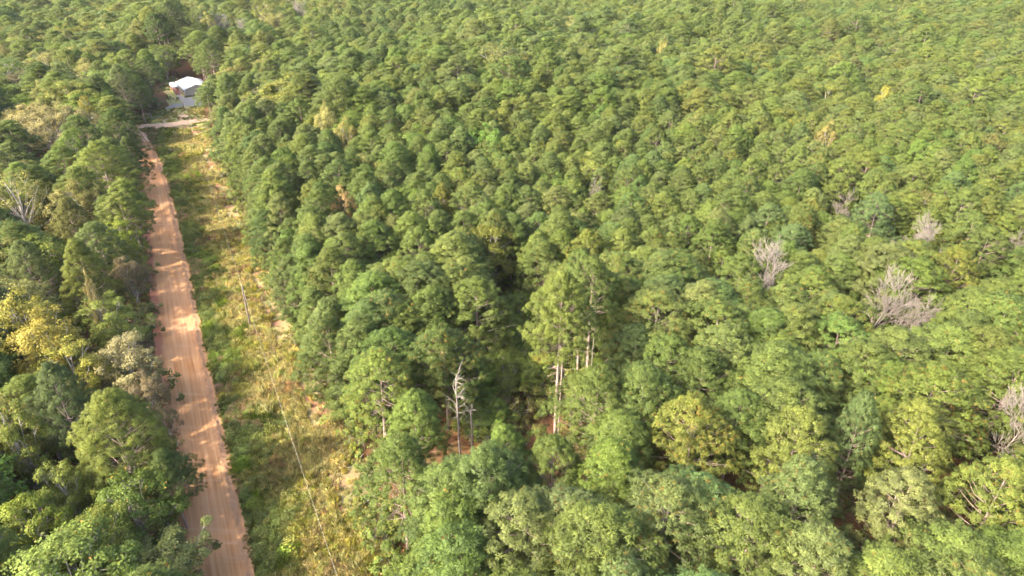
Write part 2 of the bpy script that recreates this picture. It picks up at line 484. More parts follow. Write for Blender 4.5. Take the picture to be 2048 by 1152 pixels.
c, t = snag(310, 13.5, .17, 26, 1.5); variant('snag0', 'snag', 13.5, 1.5, c, t)
c, t = snag(311, 15.0, .16, 10, .8); variant('snag1', 'snag', 15.0, .8, c, t)

# ------------------------------------------------------------------ lines of the place: road edges and wood edge
def line(pts):
    W_ = np.array([at(*p) for p in pts]); o = np.argsort(W_[:, 1]); return W_[o]
RR = line([(520, 1220), (500, 1130), (486, 1062), (453, 906), (410, 712), (382, 573), (351, 435), (335, 372), (318, 322), (303, 292), (288, 271), (272, 258)])
EDGE_R = line([(800, 1220), (772, 1152), (742, 1060), (716, 960), (672, 850), (618, 740), (560, 610), (512, 500), (468, 400), (436, 320), (416, 270), (408, 243), (404, 220), (401, 200)])
def xr(y): # right road edge
    y = np.asarray(y, float); k = (RR[1, 0] - RR[0, 0]) / (RR[1, 1] - RR[0, 1])
    return np.where(y < RR[0, 1], RR[0, 0] + (y - RR[0, 1]) * -.516, np.interp(y, RR[:, 1], RR[:, 0]))
def xe(y): # wood edge right of the verge
    y = np.asarray(y, float)
    return np.where(y < EDGE_R[0, 1], EDGE_R[0, 0] + (y - EDGE_R[0, 1]) * -.40, np.interp(y, EDGE_R[:, 1], EDGE_R[:, 0]))
ROAD_W = 6.4                                   # across, measured along x
def xl(y): return xr(y) - ROAD_W
Y_J = at(290, 262)[1]                          # where the road meets the cross track
HC = np.array(at(372.1, 193.8))                # near left corner of the house
HL = np.array([-.557, .83]); HW = np.array([.83, .557])
YARD = np.array([at(*p) for p in [(262, 268), (262, 240), (300, 226), (334, 216), (336, 196), (334, 172), (340, 156), (356, 146), (408, 162), (418, 205), (424, 252), (420, 285)]])

def inside(poly, x, y):
    x = np.atleast_1d(x); y = np.atleast_1d(y); r = np.zeros(len(x), bool); n = len(poly)
    for i in range(n):
        x0, y0 = poly[i]; x1, y1 = poly[(i + 1) % n]
        c = ((y0 > y) != (y1 > y)) & (x < (x1 - x0) * (y - y0) / (y1 - y0 + 1e-9) + x0)
        r ^= c
    return r
HOUSE_POLY = np.array([HC + HL * a + HW * b for a, b in ((-3, -13), (24, -15), (30, 4), (22, 13), (-3, 13))])

# ------------------------------------------------------------------ the land
def grid_mesh(name, xs, ys, zf, mats):
    X, Y = np.meshgrid(xs, ys); Z = zf(X, Y)
    mb = MB(); n, m = X.shape
    i = np.arange(n - 1)[:, None] * m + np.arange(m - 1)[None]
    mb.add(np.stack([X, Y, Z], -1).reshape(-1, 3), np.stack([i, i + 1, i + m + 1, i + m], -1).reshape(-1, 4))
    return mb.mesh(name, mats, True)

m = NT('forest_floor')
tc = m.n('ShaderNodeTexCoord').outputs['Object']
f1 = m.noise(tc, .12, 5, .6); f2 = m.noise(tc, 2.3, 6, .7)
c = m.ramp(f2, [(.3, (.06, .03, .016)), (.55, (.14, .065, .03)), (.75, (.21, .115, .06))])
c = m.mix(m.ramp(f1, [(.45, (0, 0, 0)), (.7, (1, 1, 1))]), c, (.09, .08, .03))
m.base(c, .95, .05); m.bump(f2, .12)
xs = np.concatenate([np.linspace(-1500, -520, 6), np.linspace(-500, 520, 120), np.linspace(540, 1500, 6)])
ys = np.concatenate([np.linspace(-900, -40, 5), np.linspace(-20, 560, 80), np.linspace(600, 2200, 8)])
gnd = tag(link('ground', grid_mesh('ground', xs, ys, gz, [m.m])), 'brown leaf litter and bare red soil under the trees', 'ground', kind='structure')

def band(name, fa, fb, ya, yb, step, nu, zf, mats, kx=None):
    """a sheet between two lines x=fa(y) and x=fb(y), with uv = (metres across, metres along)"""
    ys = np.arange(ya, yb + step, step); us = np.linspace(0, 1, nu)
    Y = np.repeat(ys[:, None], nu, 1); A = fa(ys)[:, None]; B = fb(ys)[:, None]
    X = A + (B - A) * us[None]
    Z = zf(X, Y, us[None] + 0 * X)
    mb = MB(); n, mm = X.shape
    i = np.arange(n - 1)[:, None] * mm + np.arange(mm - 1)[None]
    Fq = np.stack([i, i + 1, i + mm + 1, i + mm], -1).reshape(-1, 4)
    mb.add(np.stack([X, Y, Z], -1).reshape(-1, 3), Fq)
    me = mb.mesh(name, mats, True)
    uv = me.uv_layers.new(name='uv')
    U = ((X - A) * .889).ravel(); V_ = (Y * 1.12).ravel()
    buf = np.stack([U[Fq.ravel()], V_[Fq.ravel()]], 1).astype(np.float32)
    uv.data.foreach_set('uv', buf.ravel())
    return me

_h = np.random.default_rng(5).uniform(-1, 1, (256, 256))
def vn(x, y):
    """value noise"""
    xi = np.floor(x).astype(int); yi = np.floor(y).astype(int); fx = x - xi; fy = y - yi
    fx = fx * fx * (3 - 2 * fx); fy = fy * fy * (3 - 2 * fy)
    g = lambda a, b: _h[a % 256, b % 256]
    return (g(xi, yi) * (1 - fx) + g(xi + 1, yi) * fx) * (1 - fy) + (g(xi, yi + 1) * (1 - fx) + g(xi + 1, yi + 1) * fx) * fy

# verge soil under the grass
m = NT('verge_soil')
tc = m.n('ShaderNodeTexCoord').outputs['Object']
f1 = m.noise(tc, .3, 5, .6); f2 = m.noise(tc, 5, 5, .7)
c = m.mix(f2, (.13, .125, .05), (.26, .21, .10))
c = m.mix(m.ramp(f1, [(.48, (0, 0, 0)), (.6, (1, 1, 1))]), c, (.20, .10, .06))
m.base(c, .95, .05); m.bump(f2, .1)
me = band('verge', lambda y: xr(y) - .2, lambda y: xe(y) + 1.5, 8, Y_J + 6, 1.5, 24,
          lambda X, Y, U: .03 + .12 * (vn(X * .35, Y * .35) * .5 + .5) * np.clip(U * 8, 0, 1), [m.m])
tag(link('grass_verge', me), 'sloping soil of the verge between the dirt road and the pines', 'verge', kind='structure')

# yard around the house
def poly_sheet(name, pts, z, mat, edge=.0, sub=1, seed=0, rag=.0):
    P = np.array(pts, float); rng = np.random.default_rng(seed)
    out = []
    for i in range(len(P)):
        a, b = P[i], P[(i + 1) % len(P)]
        for k in range(sub):
            q = a + (b - a) * k / sub
            out.append(q + rng.normal(0, rag, 2))
    P = np.array(out)
    import mathutils
    tri = mathutils.geometry.tessellate_polygon([[Vector((p[0], p[1], 0)) for p in P]])
    mb = MB(); V = np.stack([P[:, 0], P[:, 1], np.full(len(P), z)], 1)
    T = np.array(tri)
    v0, v1, v2 = V[T[:, 0]], V[T[:, 1]], V[T[:, 2]]
    fl = np.cross(v1 - v0, v2 - v0)[:, 2] < 0
    T[fl] = T[fl][:, ::-1]
    mb.add(V, T)
    return mb.mesh(name, [mat])

m = NT('yard_grass')
tc = m.n('ShaderNodeTexCoord').outputs['Object']
f1 = m.noise(tc, .28, 5, .65); f2 = m.noise(tc, 3, 5, .7)
c = m.mix(f2, (.17, .19, .05), (.36, .33, .12))
c = m.mix(m.ramp(f1, [(.5, (0, 0, 0)), (.6, (1, 1, 1))]), c, (.36, .22, .13))
m.base(c, .95, .05); m.bump(f2, .1)
yard = [at(*p) for p in [(285, 268), (262, 240), (300, 222), (334, 216), (334, 196), (330, 172), (340, 152), (402, 165), (408, 200), (414, 250)]]
tag(link('yard', poly_sheet('yard', yard, .06, m.m, sub=4, seed=3, rag=.5)), 'patchy dry lawn with bare clay in front of the house', 'lawn', kind='structure')

# dirt road
m = NT('red_dirt')
uvn = m.n('ShaderNodeUVMap', uv_map='uv').outputs[0]
mp = m.n('ShaderNodeMapping'); mp.inputs['Scale'].default_value = (1.5, .035, 1); m.l(uvn, mp.inputs[0])
streak = m.noise(mp.outputs[0], 1.6, 5, .6)
mp2 = m.n('ShaderNodeMapping'); mp2.inputs['Scale'].default_value = (.12, .9, 1); m.l(uvn, mp2.inputs[0])
wash = m.noise(mp2.outputs[0], .8, 4, .6)
fine = m.noise(uvn, 3.0, 6, .75)
big = m.noise(uvn, .12, 3, .5)
c = m.ramp(streak, [(.32, (.235, .098, .036)), (.5, (.305, .15, .06)), (.68, (.375, .212, .10))])
c = m.mix(m.ramp(big, [(.35, (0, 0, 0)), (.7, (1, 1, 1))]), c, m.mix(.5, c, (.40, .225, .12)))
c = m.mix(m.math('MULTIPLY', m.ramp(wash, [(.58, (0, 0, 0)), (.7, (1, 1, 1))]), .35), c, (.44, .28, .17))
c = m.mix(m.math('MULTIPLY', m.ramp(fine, [(.3, (1, 1, 1)), (.5, (0, 0, 0))]), .3), c, (.33, .13, .06))
c = m.mix(m.attr('clod').outputs['Fac'], c, m.mix(fine, (.12, .06, .03), (.38, .22, .12)))
c = m.mix(m.attr('bank').outputs['Fac'], c, m.mix(fine, (.20, .075, .04), (.34, .14, .08)))
m.base(c, .95, .05)
m.bump(m.math('ADD', m.math('MULTIPLY', fine, .3), m.math('MULTIPLY', streak, .6)), .04)
def road_z(X, Y, U):
    x = U * 9.6 - 1.6                          # metres from the left edge; the road itself is 0..6.5
    z = .05 + .05 * np.sin(np.clip(x / 6.4, 0, 1) * math.pi)
    z -= .035 * (np.exp(-((x - 1.7) / .35) ** 2) + np.exp(-((x - 3.4) / .35) ** 2) + np.exp(-((x - 4.9) / .3) ** 2))
    berm = np.exp(-((x - 6.35 - .25 * vn(Y * .2, Y * 0)) / .45) ** 2)
    z += berm * (.08 + .30 * np.clip(vn(X * 3.1, Y * 3.1) + .3, 0, 1) + .10 * vn(X * 8, Y * 8))
    z += np.clip(-x, 0, 1.6) * .22 * (1 + .5 * vn(X, Y * .7))
    return z
me = band('dirt_road', lambda y: xl(y) - 1.8, lambda y: xr(y) + .9 + 1.1 * 0, 8, Y_J + 10, .3, 58, road_z, [m.m])
U = np.tile(np.linspace(0, 1, 58) * 9.6 - 1.6, len(me.vertices) // 58)
co = np.zeros(len(me.vertices) * 3, np.float32); me.vertices.foreach_get('co', co); co = co.reshape(-1, 3)
a = me.attributes.new('clod', 'FLOAT', 'POINT')
a.data.foreach_set('value', np.clip(np.exp(-((U - 6.65) / .62) ** 2) * (.85 + .7 * vn(co[:, 0] * 2, co[:, 1] * 2)), 0, 1).astype(np.float32))
a = me.attributes.new('bank', 'FLOAT', 'POINT')
a.data.foreach_set('value', np.clip((.25 - U + .35 * vn(co[:, 0] * .5, co[:, 1] * .5)) * 1.6, 0, 1).astype(np.float32))
road_mat = m.m
tag(link('dirt_road', me), 'graded red dirt road with tyre streaks and a clod ridge along its right side', 'road', kind='structure')

# cross track
m = NT('pale_dirt')
tc = m.n('ShaderNodeTexCoord').outputs['Object']
f2 = m.noise(tc, 1.2, 5, .7)
m.base(m.ramp(f2, [(.3, (.36, .20, .11)), (.55, (.50, .33, .21)), (.75, (.60, .43, .29))]), .95, .05); m.bump(f2, .05)
pale = m.m
trk = [at(*p) for p in [(230, 262), (268, 252), (300, 249), (330, 246), (362, 243), (395, 239), (430, 236), (430, 241), (396, 246), (364, 251), (332, 257), (312, 262), (306, 272), (303, 284), (290, 286), (281, 276), (272, 268), (262, 270), (230, 276)]]
tag(link('cross_track', poly_sheet('cross_track', trk, .16, pale, sub=4, seed=4, rag=.35)), 'pale dirt track crossing at the far end of the road', 'track', kind='structure')
sand = [at(*p) for p in [(353, 233), (362, 230.5), (372, 230.5), (378, 232.5), (372, 235), (361, 235.5)]]
tag(link('sand_patch', poly_sheet('sand_patch', sand, .075, pale, sub=4, seed=9, rag=.3)), 'pale patch of bare sand on the lawn by the far pole', 'sand', kind='structure')
m = NT('gravel')
tc = m.n('ShaderNodeTexCoord').outputs['Object']
f2 = m.noise(tc, 2.5, 6, .75)
m.base(m.ramp(f2, [(.3, (.20, .175, .145)), (.7, (.31, .275, .235))]), .9, .1); m.bump(f2, .03)
drv = [at(*p) for p in [(330, 216.5), (345, 209), (365, 206.5), (359, 200), (354, 192), (360, 190), (371, 195.5), (384, 194.5), (400, 192), (402, 203), (401, 212), (385, 211.5), (368, 212), (350, 216), (332, 218.5)]]
tag(link('driveway', poly_sheet('driveway', drv, .09, m.m, sub=3, seed=2, rag=.2)), 'grey gravel driveway in front of the white roofed house', 'driveway', kind='structure')

# ------------------------------------------------------------------ house
def simple(name, c, rough=.6, spec=.3, metal=0.0, nz=None):
    m = NT(name)
    if nz:
        tc = m.n('ShaderNodeTexCoord').outputs['Object']
        m.base(m.mix(m.noise(tc, nz, 5, .6), tuple(q * .8 for q in c), tuple(min(1, q * 1.15) for q in c)), rough, spec)
    else: m.base(c, rough, spec)
    m.p.inputs['Metallic'].default_value = metal
    return m.m
M['roof'] = simple('white_metal_roof', (.48, .50, .53), .5, .4, 0, 1.5)
M['siding'] = simple('tan_siding', (.36, .31, .24), .8, .2, 0, .8)
M['trim'] = simple('white_trim', (.72, .72, .72), .6, .3, 0, 2)
M['deck'] = simple('red_brown_deck', (.26, .11, .08), .8, .2, 0, 3)
M['dark'] = simple('dark_glass', (.03, .035, .05), .15, .6, 0, 2)
M['block'] = simple('block_foundation', (.33, .2, .15), .9, .1, 0, 2)

ha = math.atan2(HL[1], HL[0])                  # local x = long axis going away, local y to the left (porch side)
house = empty('house', (HC[0], HC[1], .05), ha)
tag(house, 'small tan house with white metal roof and side porch at the end of the clearing', 'house')
house.scale = (.86, .86, .86)
LEN, WID, EV, RG = 19.5, 11.0, 3.2, 4.9       # local y runs from 0 (left wall) to -WID
mb = MB()
y0, y1, ym = 0.0, -WID, -WID / 2
V = [[0, y0, .45], [0, y1, .45], [0, y1, EV], [0, ym, RG], [0, y0, EV], [LEN, y0, .45], [LEN, y1, .45], [LEN, y1, EV], [LEN, ym, RG], [LEN, y0, EV]]
for fc in ([0, 1, 2, 3, 4], [9, 8, 7, 6, 5]): mb.add([V[i] for i in fc], [list(range(5))])
for fc in ([0, 4, 9, 5], [1, 6, 7, 2]): mb.add([V[i] for i in fc], [[0, 1, 2, 3]])
for k in range(9):                             # lap siding lines
    mb.box((-.012, ym, .7 + k * .3), (.02, WID - .02, .02))
link('wall', mb.mesh('house_wall', [M['siding']]), house)
mb = MB(); mb.box((LEN / 2, ym, .2), (LEN - .1, WID - .1, .5)); link('foundation', mb.mesh('foundation', [M['block']]), house)
mb = MB()
def slab(mb, quad, th):
    q = np.array(quad, float); mb.add(np.concatenate([q, q - [0, 0, th]]), [[0, 1, 2, 3], [7, 6, 5, 4], [0, 4, 5, 1], [1, 5, 6, 2], [2, 6, 7, 3], [3, 7, 4, 0]])
ov = .4
sl = (RG - EV) / (WID / 2)
slab(mb, [[-ov, y0 + ov, EV - sl * ov + .1], [-ov, ym, RG + .1], [LEN + ov, ym, RG + .1], [LEN + ov, y0 + ov, EV - sl * ov + .1]], .08)
slab(mb, [[-ov, ym - .004, RG + .102], [-ov, y1 - ov, EV - sl * ov + .1], [LEN + ov, y1 - ov, EV - sl * ov + .1], [LEN + ov, ym - .004, RG + .102]], .08)
for k in range(34):                            # standing seams
    x = -ov + .1 + k * (LEN + 2 * ov - .2) / 33
    for s_ in (1, -1):
        ye = (y0 + ov - .02) if s_ > 0 else (y1 - ov + .02)
        mb.tube([[x, ye, EV - sl * ov + .115], [x, ym, RG + .115]], .018, 4)
roof = link('roof', mb.mesh('house_roof', [M['roof']]), house)
mb = MB()
for s_ in (1, -1):
    ye = y0 + ov if s_ > 0 else y1 - ov
    q = np.array([[-ov - .03, ye, EV - sl * ov + .06], [-ov - .03, ym, RG + .06]])
    mb.add(np.concatenate([q, q - [0, 0, .2]]), [[0, 1, 3, 2]])
link('fascia', mb.mesh('fascia', [M['block']]), roof)
def window(x, y, z, w, h, axis):
    mb = MB()
    if axis == 'end':
        mb.box((x - .035, y, z), (.05, w + .16, h + .16)); fr = link('window', mb.mesh('window_frame', [M['trim']]), house)
        mb = MB(); mb.box((x - .07, y, z), (.03, w, h)); mb2 = mb
    else:
        mb.box((x, y + .035, z), (w + .16, .05, h + .16)); fr = link('window', mb.mesh('window_frame', [M['trim']]), house)
        mb2 = MB(); mb2.box((x, y + .07, z), (w, .03, h))
    link('pane', mb2.mesh('pane', [M['dark']]), fr)
window(3.0, 0, 1.9, .9, 1.2, 'side'); window(6.5, 0, 1.9, .9, 1.2, 'side'); window(15, 0, 2.0, 1.2, 1.1, 'side')
window(0, -8.6, 2.0, .9, 1.1, 'end')
mb = MB(); mb.box((11.2, .05, 1.75), (1.0, .06, 2.05)); dr = link('door', mb.mesh('door', [M['trim']]), house)
mb = MB(); mb.tube([[10.85, .12, 1.7], [10.85, .16, 1.7]], .04, 8); link('handle', mb.mesh('handle', [M['dark']]), dr)
mb = MB(); mb.box((-.05, -3.8, .35), (.06, .8, .25)); link('vent', mb.mesh('vent', [M['dark']]), house)
for yy in (.0, -WID):
    mb = MB(); mb.box((-.02, yy + (.02 if yy == 0 else -.02), (EV + .45) / 2), (.16, .16, EV - .5)); link('corner_board', mb.mesh('corner_board', [M['trim']]), house)
# porch
mb = MB(); PZ = .75
for k in range(26): mb.box((8.2 + k * .5, 1.55, PZ), (.47, 2.8, .06))
mb.box((14.5, 1.55, PZ - .16), (12.6, 2.7, .2)); link('deck', mb.mesh('deck', [M['deck']]), house)
for i, x in enumerate((8.2, 11.2, 14.4, 17.6, 20.6)):
    mb = MB(); mb.box((x, 2.9, 1.75), (.14, .14, 2.05)); link('post', mb.mesh('post', [M['trim']]), house)
    mb = MB(); mb.box((x, 2.9, .34), (.16, .16, .66)); link('footing', mb.mesh('footing', [M['deck']]), house)
mb = MB(); slab(mb, [[9.4, .42, 3.05], [21.4, .42, 3.05], [21.4, 3.3, 2.85], [9.4, 3.3, 2.85]], .1); link('porch_roof', mb.mesh('porch_roof', [M['roof']]), house)
mb = MB()
for k in range(4): mb.box((7.55 - k * .55, 2.0, .6 - k * .16), (.6, 2.6, .1)); mb.box((7.3 - k * .55, 2.0, .5 - k * .16), (.05, 2.6, .2))
link('steps', mb.mesh('steps', [M['deck']]), house)
mb = MB()
mb.box((14.4, 2.9, 1.65), (12.3, .08, .07)); mb.box((14.4, 2.9, .95), (12.3, .06, .06))
for k in range(50): mb.box((8.4 + k * .246, 2.9, 1.3), (.04, .04, .64))
link('railing', mb.mesh('railing', [M['deck']]), house)

# ------------------------------------------------------------------ utility poles and wire
M['creo'] = bark_mat('weathered_pole', (.09, .065, .05), (.22, .17, .14), 4)
M['ceramic'] = simple('ceramic', (.35, .33, .32), .3, .5)
M['wire'] = simple('aluminium_wire', (.4, .37, .31), .5, .3)
P1 = np.array(at(502, 657)); P2 = np.array(at(369, 221)); P3 = P1 + np.array([41.0, -81.0])
def pole(p, h, label, darkp=False):
    e = empty('utility_pole', (p[0], p[1], 0))
    tag(e, label, 'utility pole', 'utility poles along the wood edge')
    mb = MB(); mb.tube([[0, 0, -.3], [0, 0, h * .5], [.02, 0, h]], [.17, .145, .115], 10)
    mb.add([[.115 * math.cos(a) + .02, .115 * math.sin(a), h] for a in np.arange(10) * math.pi / 5], [list(range(10))])
    link('shaft', mb.mesh('shaft', [M['creo']], True), e)
    mb = MB(); mb.tube([[.02, 0, h], [.02, 0, h + .14]], .02, 6); mb.tube([[.02, 0, h + .12], [.02, 0, h + .16], [.02, 0, h + .2], [.02, 0, h + .25]], [.03, .075, .05, .07], 8)
    link('insulator', mb.mesh('insulator', [M['ceramic']], True), e)
    mb = MB(); mb.box((.15, .02, h - .9), (.06, .06, .5)); mb.tube([[.14, 0, h - .9], [.16, 0, 2]], .012, 4); link('ground_wire', mb.mesh('ground_wire', [M['wire']]), e)
    return e
pole(P1, 8.6, 'weathered wooden utility pole standing in the grass beside the dirt road')
pole(P2, 11.4, 'dark wooden utility pole on the lawn in front of the white roofed house')
pole(P3, 8.8, 'wooden utility pole in the verge below the camera')
def wire(a, ha_, b, hb, sag, label):
    t = np.linspace(0, 1, 60)[:, None]
    P = np.array([*a, ha_]) * (1 - t) + np.array([*b, hb]) * t; P[:, 2] -= sag * 4 * (t * (1 - t))[:, 0]
    o = P[0].copy(); mb = MB(); mb.tube(P - o, .008, 5)
    w = link('power_line', mb.mesh('power_line', [M['wire']], True), None, tuple(o))
    tag(w, label, 'power line', 'spans of the power line')
wire(P1, 8.85, P3, 9.05, 1.2, 'pale wire from the near pole sagging over the grass to the bottom of the photo')
wire(P1, 8.85, P2, 11.65, 2.6, 'thin wire running from the near pole to the far pole by the house')

# ------------------------------------------------------------------ tints
T_ = {
    'deep green': (.076, .112, .028), 'mid green': (.102, .140, .033), 'fresh green': (.106, .155, .030), 'yellow-green': (.134, .166, .035),
    'blue-green': (.088, .130, .048), 'grey-green': (.124, .150, .052), 'lime green': (.15, .185, .026), 'golden yellow': (.20, .19, .038),
    'pale yellow': (.19, .185, .06), 'tan': (.21, .19, .09), 'olive': (.128, .135, .042), 'orange': (.21, .165, .07), 'golden green': (.134, .158, .034),
    'dusky brown': (.12, .10, .055), 'dark green': (.05, .08, .024), 'grey': (.3, .3, .3),
}
TREES = []      # dict(kind,key,x,y,H,tint name,scale xy,special label,landmark)

def add(key, x, y, H, tint, wide=1.0, label=None, kindname=None, fixed=False):
    TREES.append(dict(key=key, kind=VAR[key]['kind'], x=x, y=y, H=H, tint=tint, wide=wide, label=label, name=kindname, fixed=fixed))

def special(key, px, py, wpx, tint, H, label=None, hc=.72, name=None, base=None):
    if key.startswith('broad') and py < 460 and H >= 13: H += 3
    """px, py: the crown's middle in the photo, wpx: its width there; base: pixel of the foot when visible"""
    if base: x, y = at(*base)
    else: x, y = at(px, py, H * hc)
    _, _, zc = project(x, y, H * hc)
    wide = (wpx * zc / F / 2) / (VAR[key]['rad'] * H / VAR[key]['H'])
    add(key, x, y, H, tint, wide, label, name, True)

# right-hand pine wood
special('tallpine', 1115, 600, 150, 'yellow-green', 27, 'tall pine with a long bare trunk standing over the dark gap in the wood', .75, base=(1109, 890))
special('tallpine2', 1180, 575, 120, 'mid green', 24, 'tall pine with a bare pinkish trunk just right of the tallest pine', .75, base=(1172, 800))
special('tallpine2', 1165, 600, 90, 'mid green', 23.5, 'tall narrow pine half hidden behind the right side of the tallest pine', .75, base=(1154, 770))
special('tallpine2', 1124, 620, 80, 'mid green', 24, 'second stem close behind the tallest pine', .78, base=(1116, 876))
special('snag1', 1140, 800, 16, 'grey', 12, 'pale dead trunk with broken top right of the tallest pine', .5, base=(1139, 905))
special('snag1', 1189, 690, 16, 'grey', 17, 'thin grey dead stem with short twigs right of the tall pines', .8, base=(1178, 800))
special('snag0', 918, 815, 50, 'grey', 14.5, 'grey dead snag with forked broken top at the left of the dark gap', .85, base=(921, 935))
special('snag1', 944, 880, 30, 'grey', 9, 'short brown dead stem just right of the forked grey snag', .7, base=(944, 925))
special('bare0', 1515, 525, 125, 'grey', 21.5, 'big pale leafless tree with dense twigs among the pines on the right', .72)
special('bare1', 1738, 585, 90, 'grey', 20.5, 'slender pale leafless tree with upright branches among right-hand pines', .68)
special('bare0', 1832, 465, 92, 'grey', 19.5, 'brownish leafless tree near the right border behind the slender one', .72)
special('bare2', 1790, 492, 54, 'grey', 16.5, 'low brown leafless tree left of the brownish leafless tree', .7)
special('bare2', 1848, 590, 48, 'grey', 18.5, 'small pale forked leafless treetop left of the golden-green pine', .85)
special('bare0', 2022, 815, 115, 'grey', 18.5, 'whitish leafless tree with leaning trunk at the right border', .75)
special('bare2', 1688, 410, 40, 'grey', 15, 'thin leafless pinkish stem above the big pale leafless tree', .8)
special('bare2', 2030, 470, 36, 'grey', 15.5, 'small leafless tree at the right border', .8)
special('bare2', 1572, 168, 30, 'grey', 16, 'small pinkish leafless treetop far off right of centre', .85)
special('bare2', 1950, 122, 30, 'grey', 17, 'small greyish leafless treetop near the upper right border', .85)
special('bare2', 486, 195, 30, 'grey', 15, 'small leafless treetop right of the white roofed house', .8)
special('bare2', 1188, 368, 24, 'grey', 16, 'pale forked dead treetop above the tall pines', .8)
special('broad3', 692, 430, 62, 'orange', 15, 'orange-leaved tree with pale twigs among the pines left of centre', .65)
special('broad1', 655, 250, 60, 'pale yellow', 17, 'pale yellow tree poking out of the pines upper left of centre', .7)
special('broad3', 690, 275, 60, 'pale yellow', 15.5, 'duller pale yellow tree right below the other pale yellow one', .7)
special('pine9', 1170, 505, 100, 'golden green', 18, 'pine with orange-tinged top behind the tallest pine', .78)
special('pine9', 888, 405, 62, 'golden green', 18, 'pine with orange needles upper left of the tallest pine', .78)
special('pine3', 1905, 545, 150, 'golden green', 18, 'golden-green pine beside the small forked leafless treetop', .78)
special('broad2', 1768, 200, 36, 'golden yellow', 17, 'small round golden tree far off on the right', .72)
special('broad1', 1325, 108, 26, 'pale yellow', 18, 'narrow pale orange tree far off right of centre', .72)
special('broad3', 1650, 280, 50, 'pale yellow', 16, 'yellowish broadleaf tree among the far right pines', .72)
special('broad3', 1145, 55, 40, 'pale yellow', 16, 'small yellowish tree near the top border right of centre', .72)
special('openpine2', 1510, 75, 65, 'mid green', 21, 'broad green crown rising above the far wood right of centre', .72)
special('openpine2', 1660, 65, 65, 'mid green', 21, 'broad flat green crown far off in the upper right', .72)
special('openpine2', 1440, 40, 60, 'mid green', 21, 'dark spreading pine far off near the top border', .72)
special('openpine2', 1530, 100, 55, 'mid green', 20, 'rounded green pine below the broad green crown far off', .72)
special('openpine', 245, 170, 75, 'grey-green', 21, 'grey-green open pine left of the small bushy evergreen', .7)
special('pine9', 1385, 860, 190, 'yellow-green', 18, 'big pine mottled with orange needles right of the dark gap', .74)
special('pine9', 755, 760, 175, 'yellow-green', 17, 'large yellow-green pine mottled with ochre beside the grass verge', .74)
special('pine5', 830, 860, 160, 'mid green', 17, 'mid green pine just left of the forked grey snag', .72)
special('pine1', 800, 950, 200, 'mid green', 17, 'dense round pine at the wood edge below the snag', .72)
special('pine2', 1010, 905, 130, 'fresh green', 16, 'small fresh green pine in front of the dark gap', .76)
special('pine0', 1110, 930, 150, 'mid green', 16.5, 'dense green pine in front of the tallest pine', .76)
special('pine7', 1225, 940, 190, 'fresh green', 17, 'pine with bare grey branches showing in its top, below right of the gap', .76)
special('openpine2', 1720, 850, 150, 'blue-green', 19, 'blue-green pine with orange flecks in the lower right', .78)
special('pine4', 1590, 890, 190, 'yellow-green', 18.5, 'tall bright yellow-green pine in the lower right', .76)
special('pine8', 1840, 880, 190, 'yellow-green', 18.5, 'broad yellow-green pine right of the blue-green one', .74)
special('pine1', 1600, 1010, 230, 'grey-green', 18, 'wide grey-green pine with pale twigs near the bottom right', .72)
special('pine6', 1790, 1020, 220, 'grey-green', 18, 'dense grey-green pine with bare twigs in the bottom right', .72)
special('pine3', 1985, 1010, 220, 'golden green', 18, 'golden-tinged pine at the bottom right border', .72)
special('pine0', 1480, 560, 120, 'mid green', 17, None); special('pine2', 1575, 500, 110, 'blue-green', 17, None)
special('pine4', 1750, 430, 105, 'blue-green', 18.5, 'rounded blue-green pine left of the brownish leafless tree', .76)
special('pine0', 1330, 740, 150, 'mid green', 17, None)
# by the house
special('openpine', 420, 108, 80, 'mid green', 20, 'broad green pine leaning over the right end of the white roof', .72)
special('pine5', 432, 78, 70, 'mid green', 19, 'round green pine behind the one leaning over the white roof', .72)
special('broad2', 297, 212, 62, 'dark green', 8, 'small dark bushy evergreen beside the cross track left of the house', .5)
special('openpine', 300, 150, 70, 'mid green', 19, 'layered pine left of the white roofed house', .66)
special('openpine', 275, 185, 60, 'mid green', 16, 'green pine behind the small dark bushy evergreen', .66)
special('tallpine', 303, 45, 70, 'yellow-green', 27, 'tall pine with a pale leaning trunk upper left of the house', .75)
for (px, py, tn, lb, bs) in ((330, 48, 'deep green', 'leftmost of the dark tall pines with bare trunks behind the house', (338, 157)), (338, 45, 'deep green', 'second from the left of the dark tall pines behind the house', (347, 154)),
                         (346, 42, 'mid green', 'third from the left of the dark tall pines behind the house', (353, 150)), (352, 38, 'deep green', 'fourth from the left of the dark tall pines behind the house', (358, 120)), (360, 30, 'deep green', 'rightmost of the dark tall pines behind the house', (364, 113))):
    special('tallpine2', px, py, 46, tn, 27, lb, .72, base=bs)
special('broad3', 398, 35, 50, 'grey-green', 22, 'pale thin-leaved tree with a white trunk behind the house', .7)
special('broad3', 418, 50, 36, 'pale yellow', 18, 'pale yellowish slender tree right of the white trunked one', .7)
special('bare1', 462, 42, 44, 'grey', 21, 'grey-brown leafless tree behind the pines right of the house', .72)
special('bare1', 476, 52, 34, 'grey', 19, 'leafless tree with yellowish bark right of the grey-brown leafless one', .72)
special('bare1', 600, 12, 40, 'grey', 20, 'white leafless tree at the top border left of centre', .72)
special('broad1', 372, 72, 26, 'orange', 12, 'small orange tree behind the house', .6)
special('broad1', 545, 45, 60, 'pale yellow', 17, 'pale yellow-orange tree right of the grey-brown leafless tree', .7)
special('broad4', 525, 22, 60, 'golden green', 19, 'yellow-green tree near the top border right of the leafless ones', .7)
special('broad4', 380, 8, 70, 'golden green', 20, 'yellowish broadleaf tree at the top border above the house', .7)
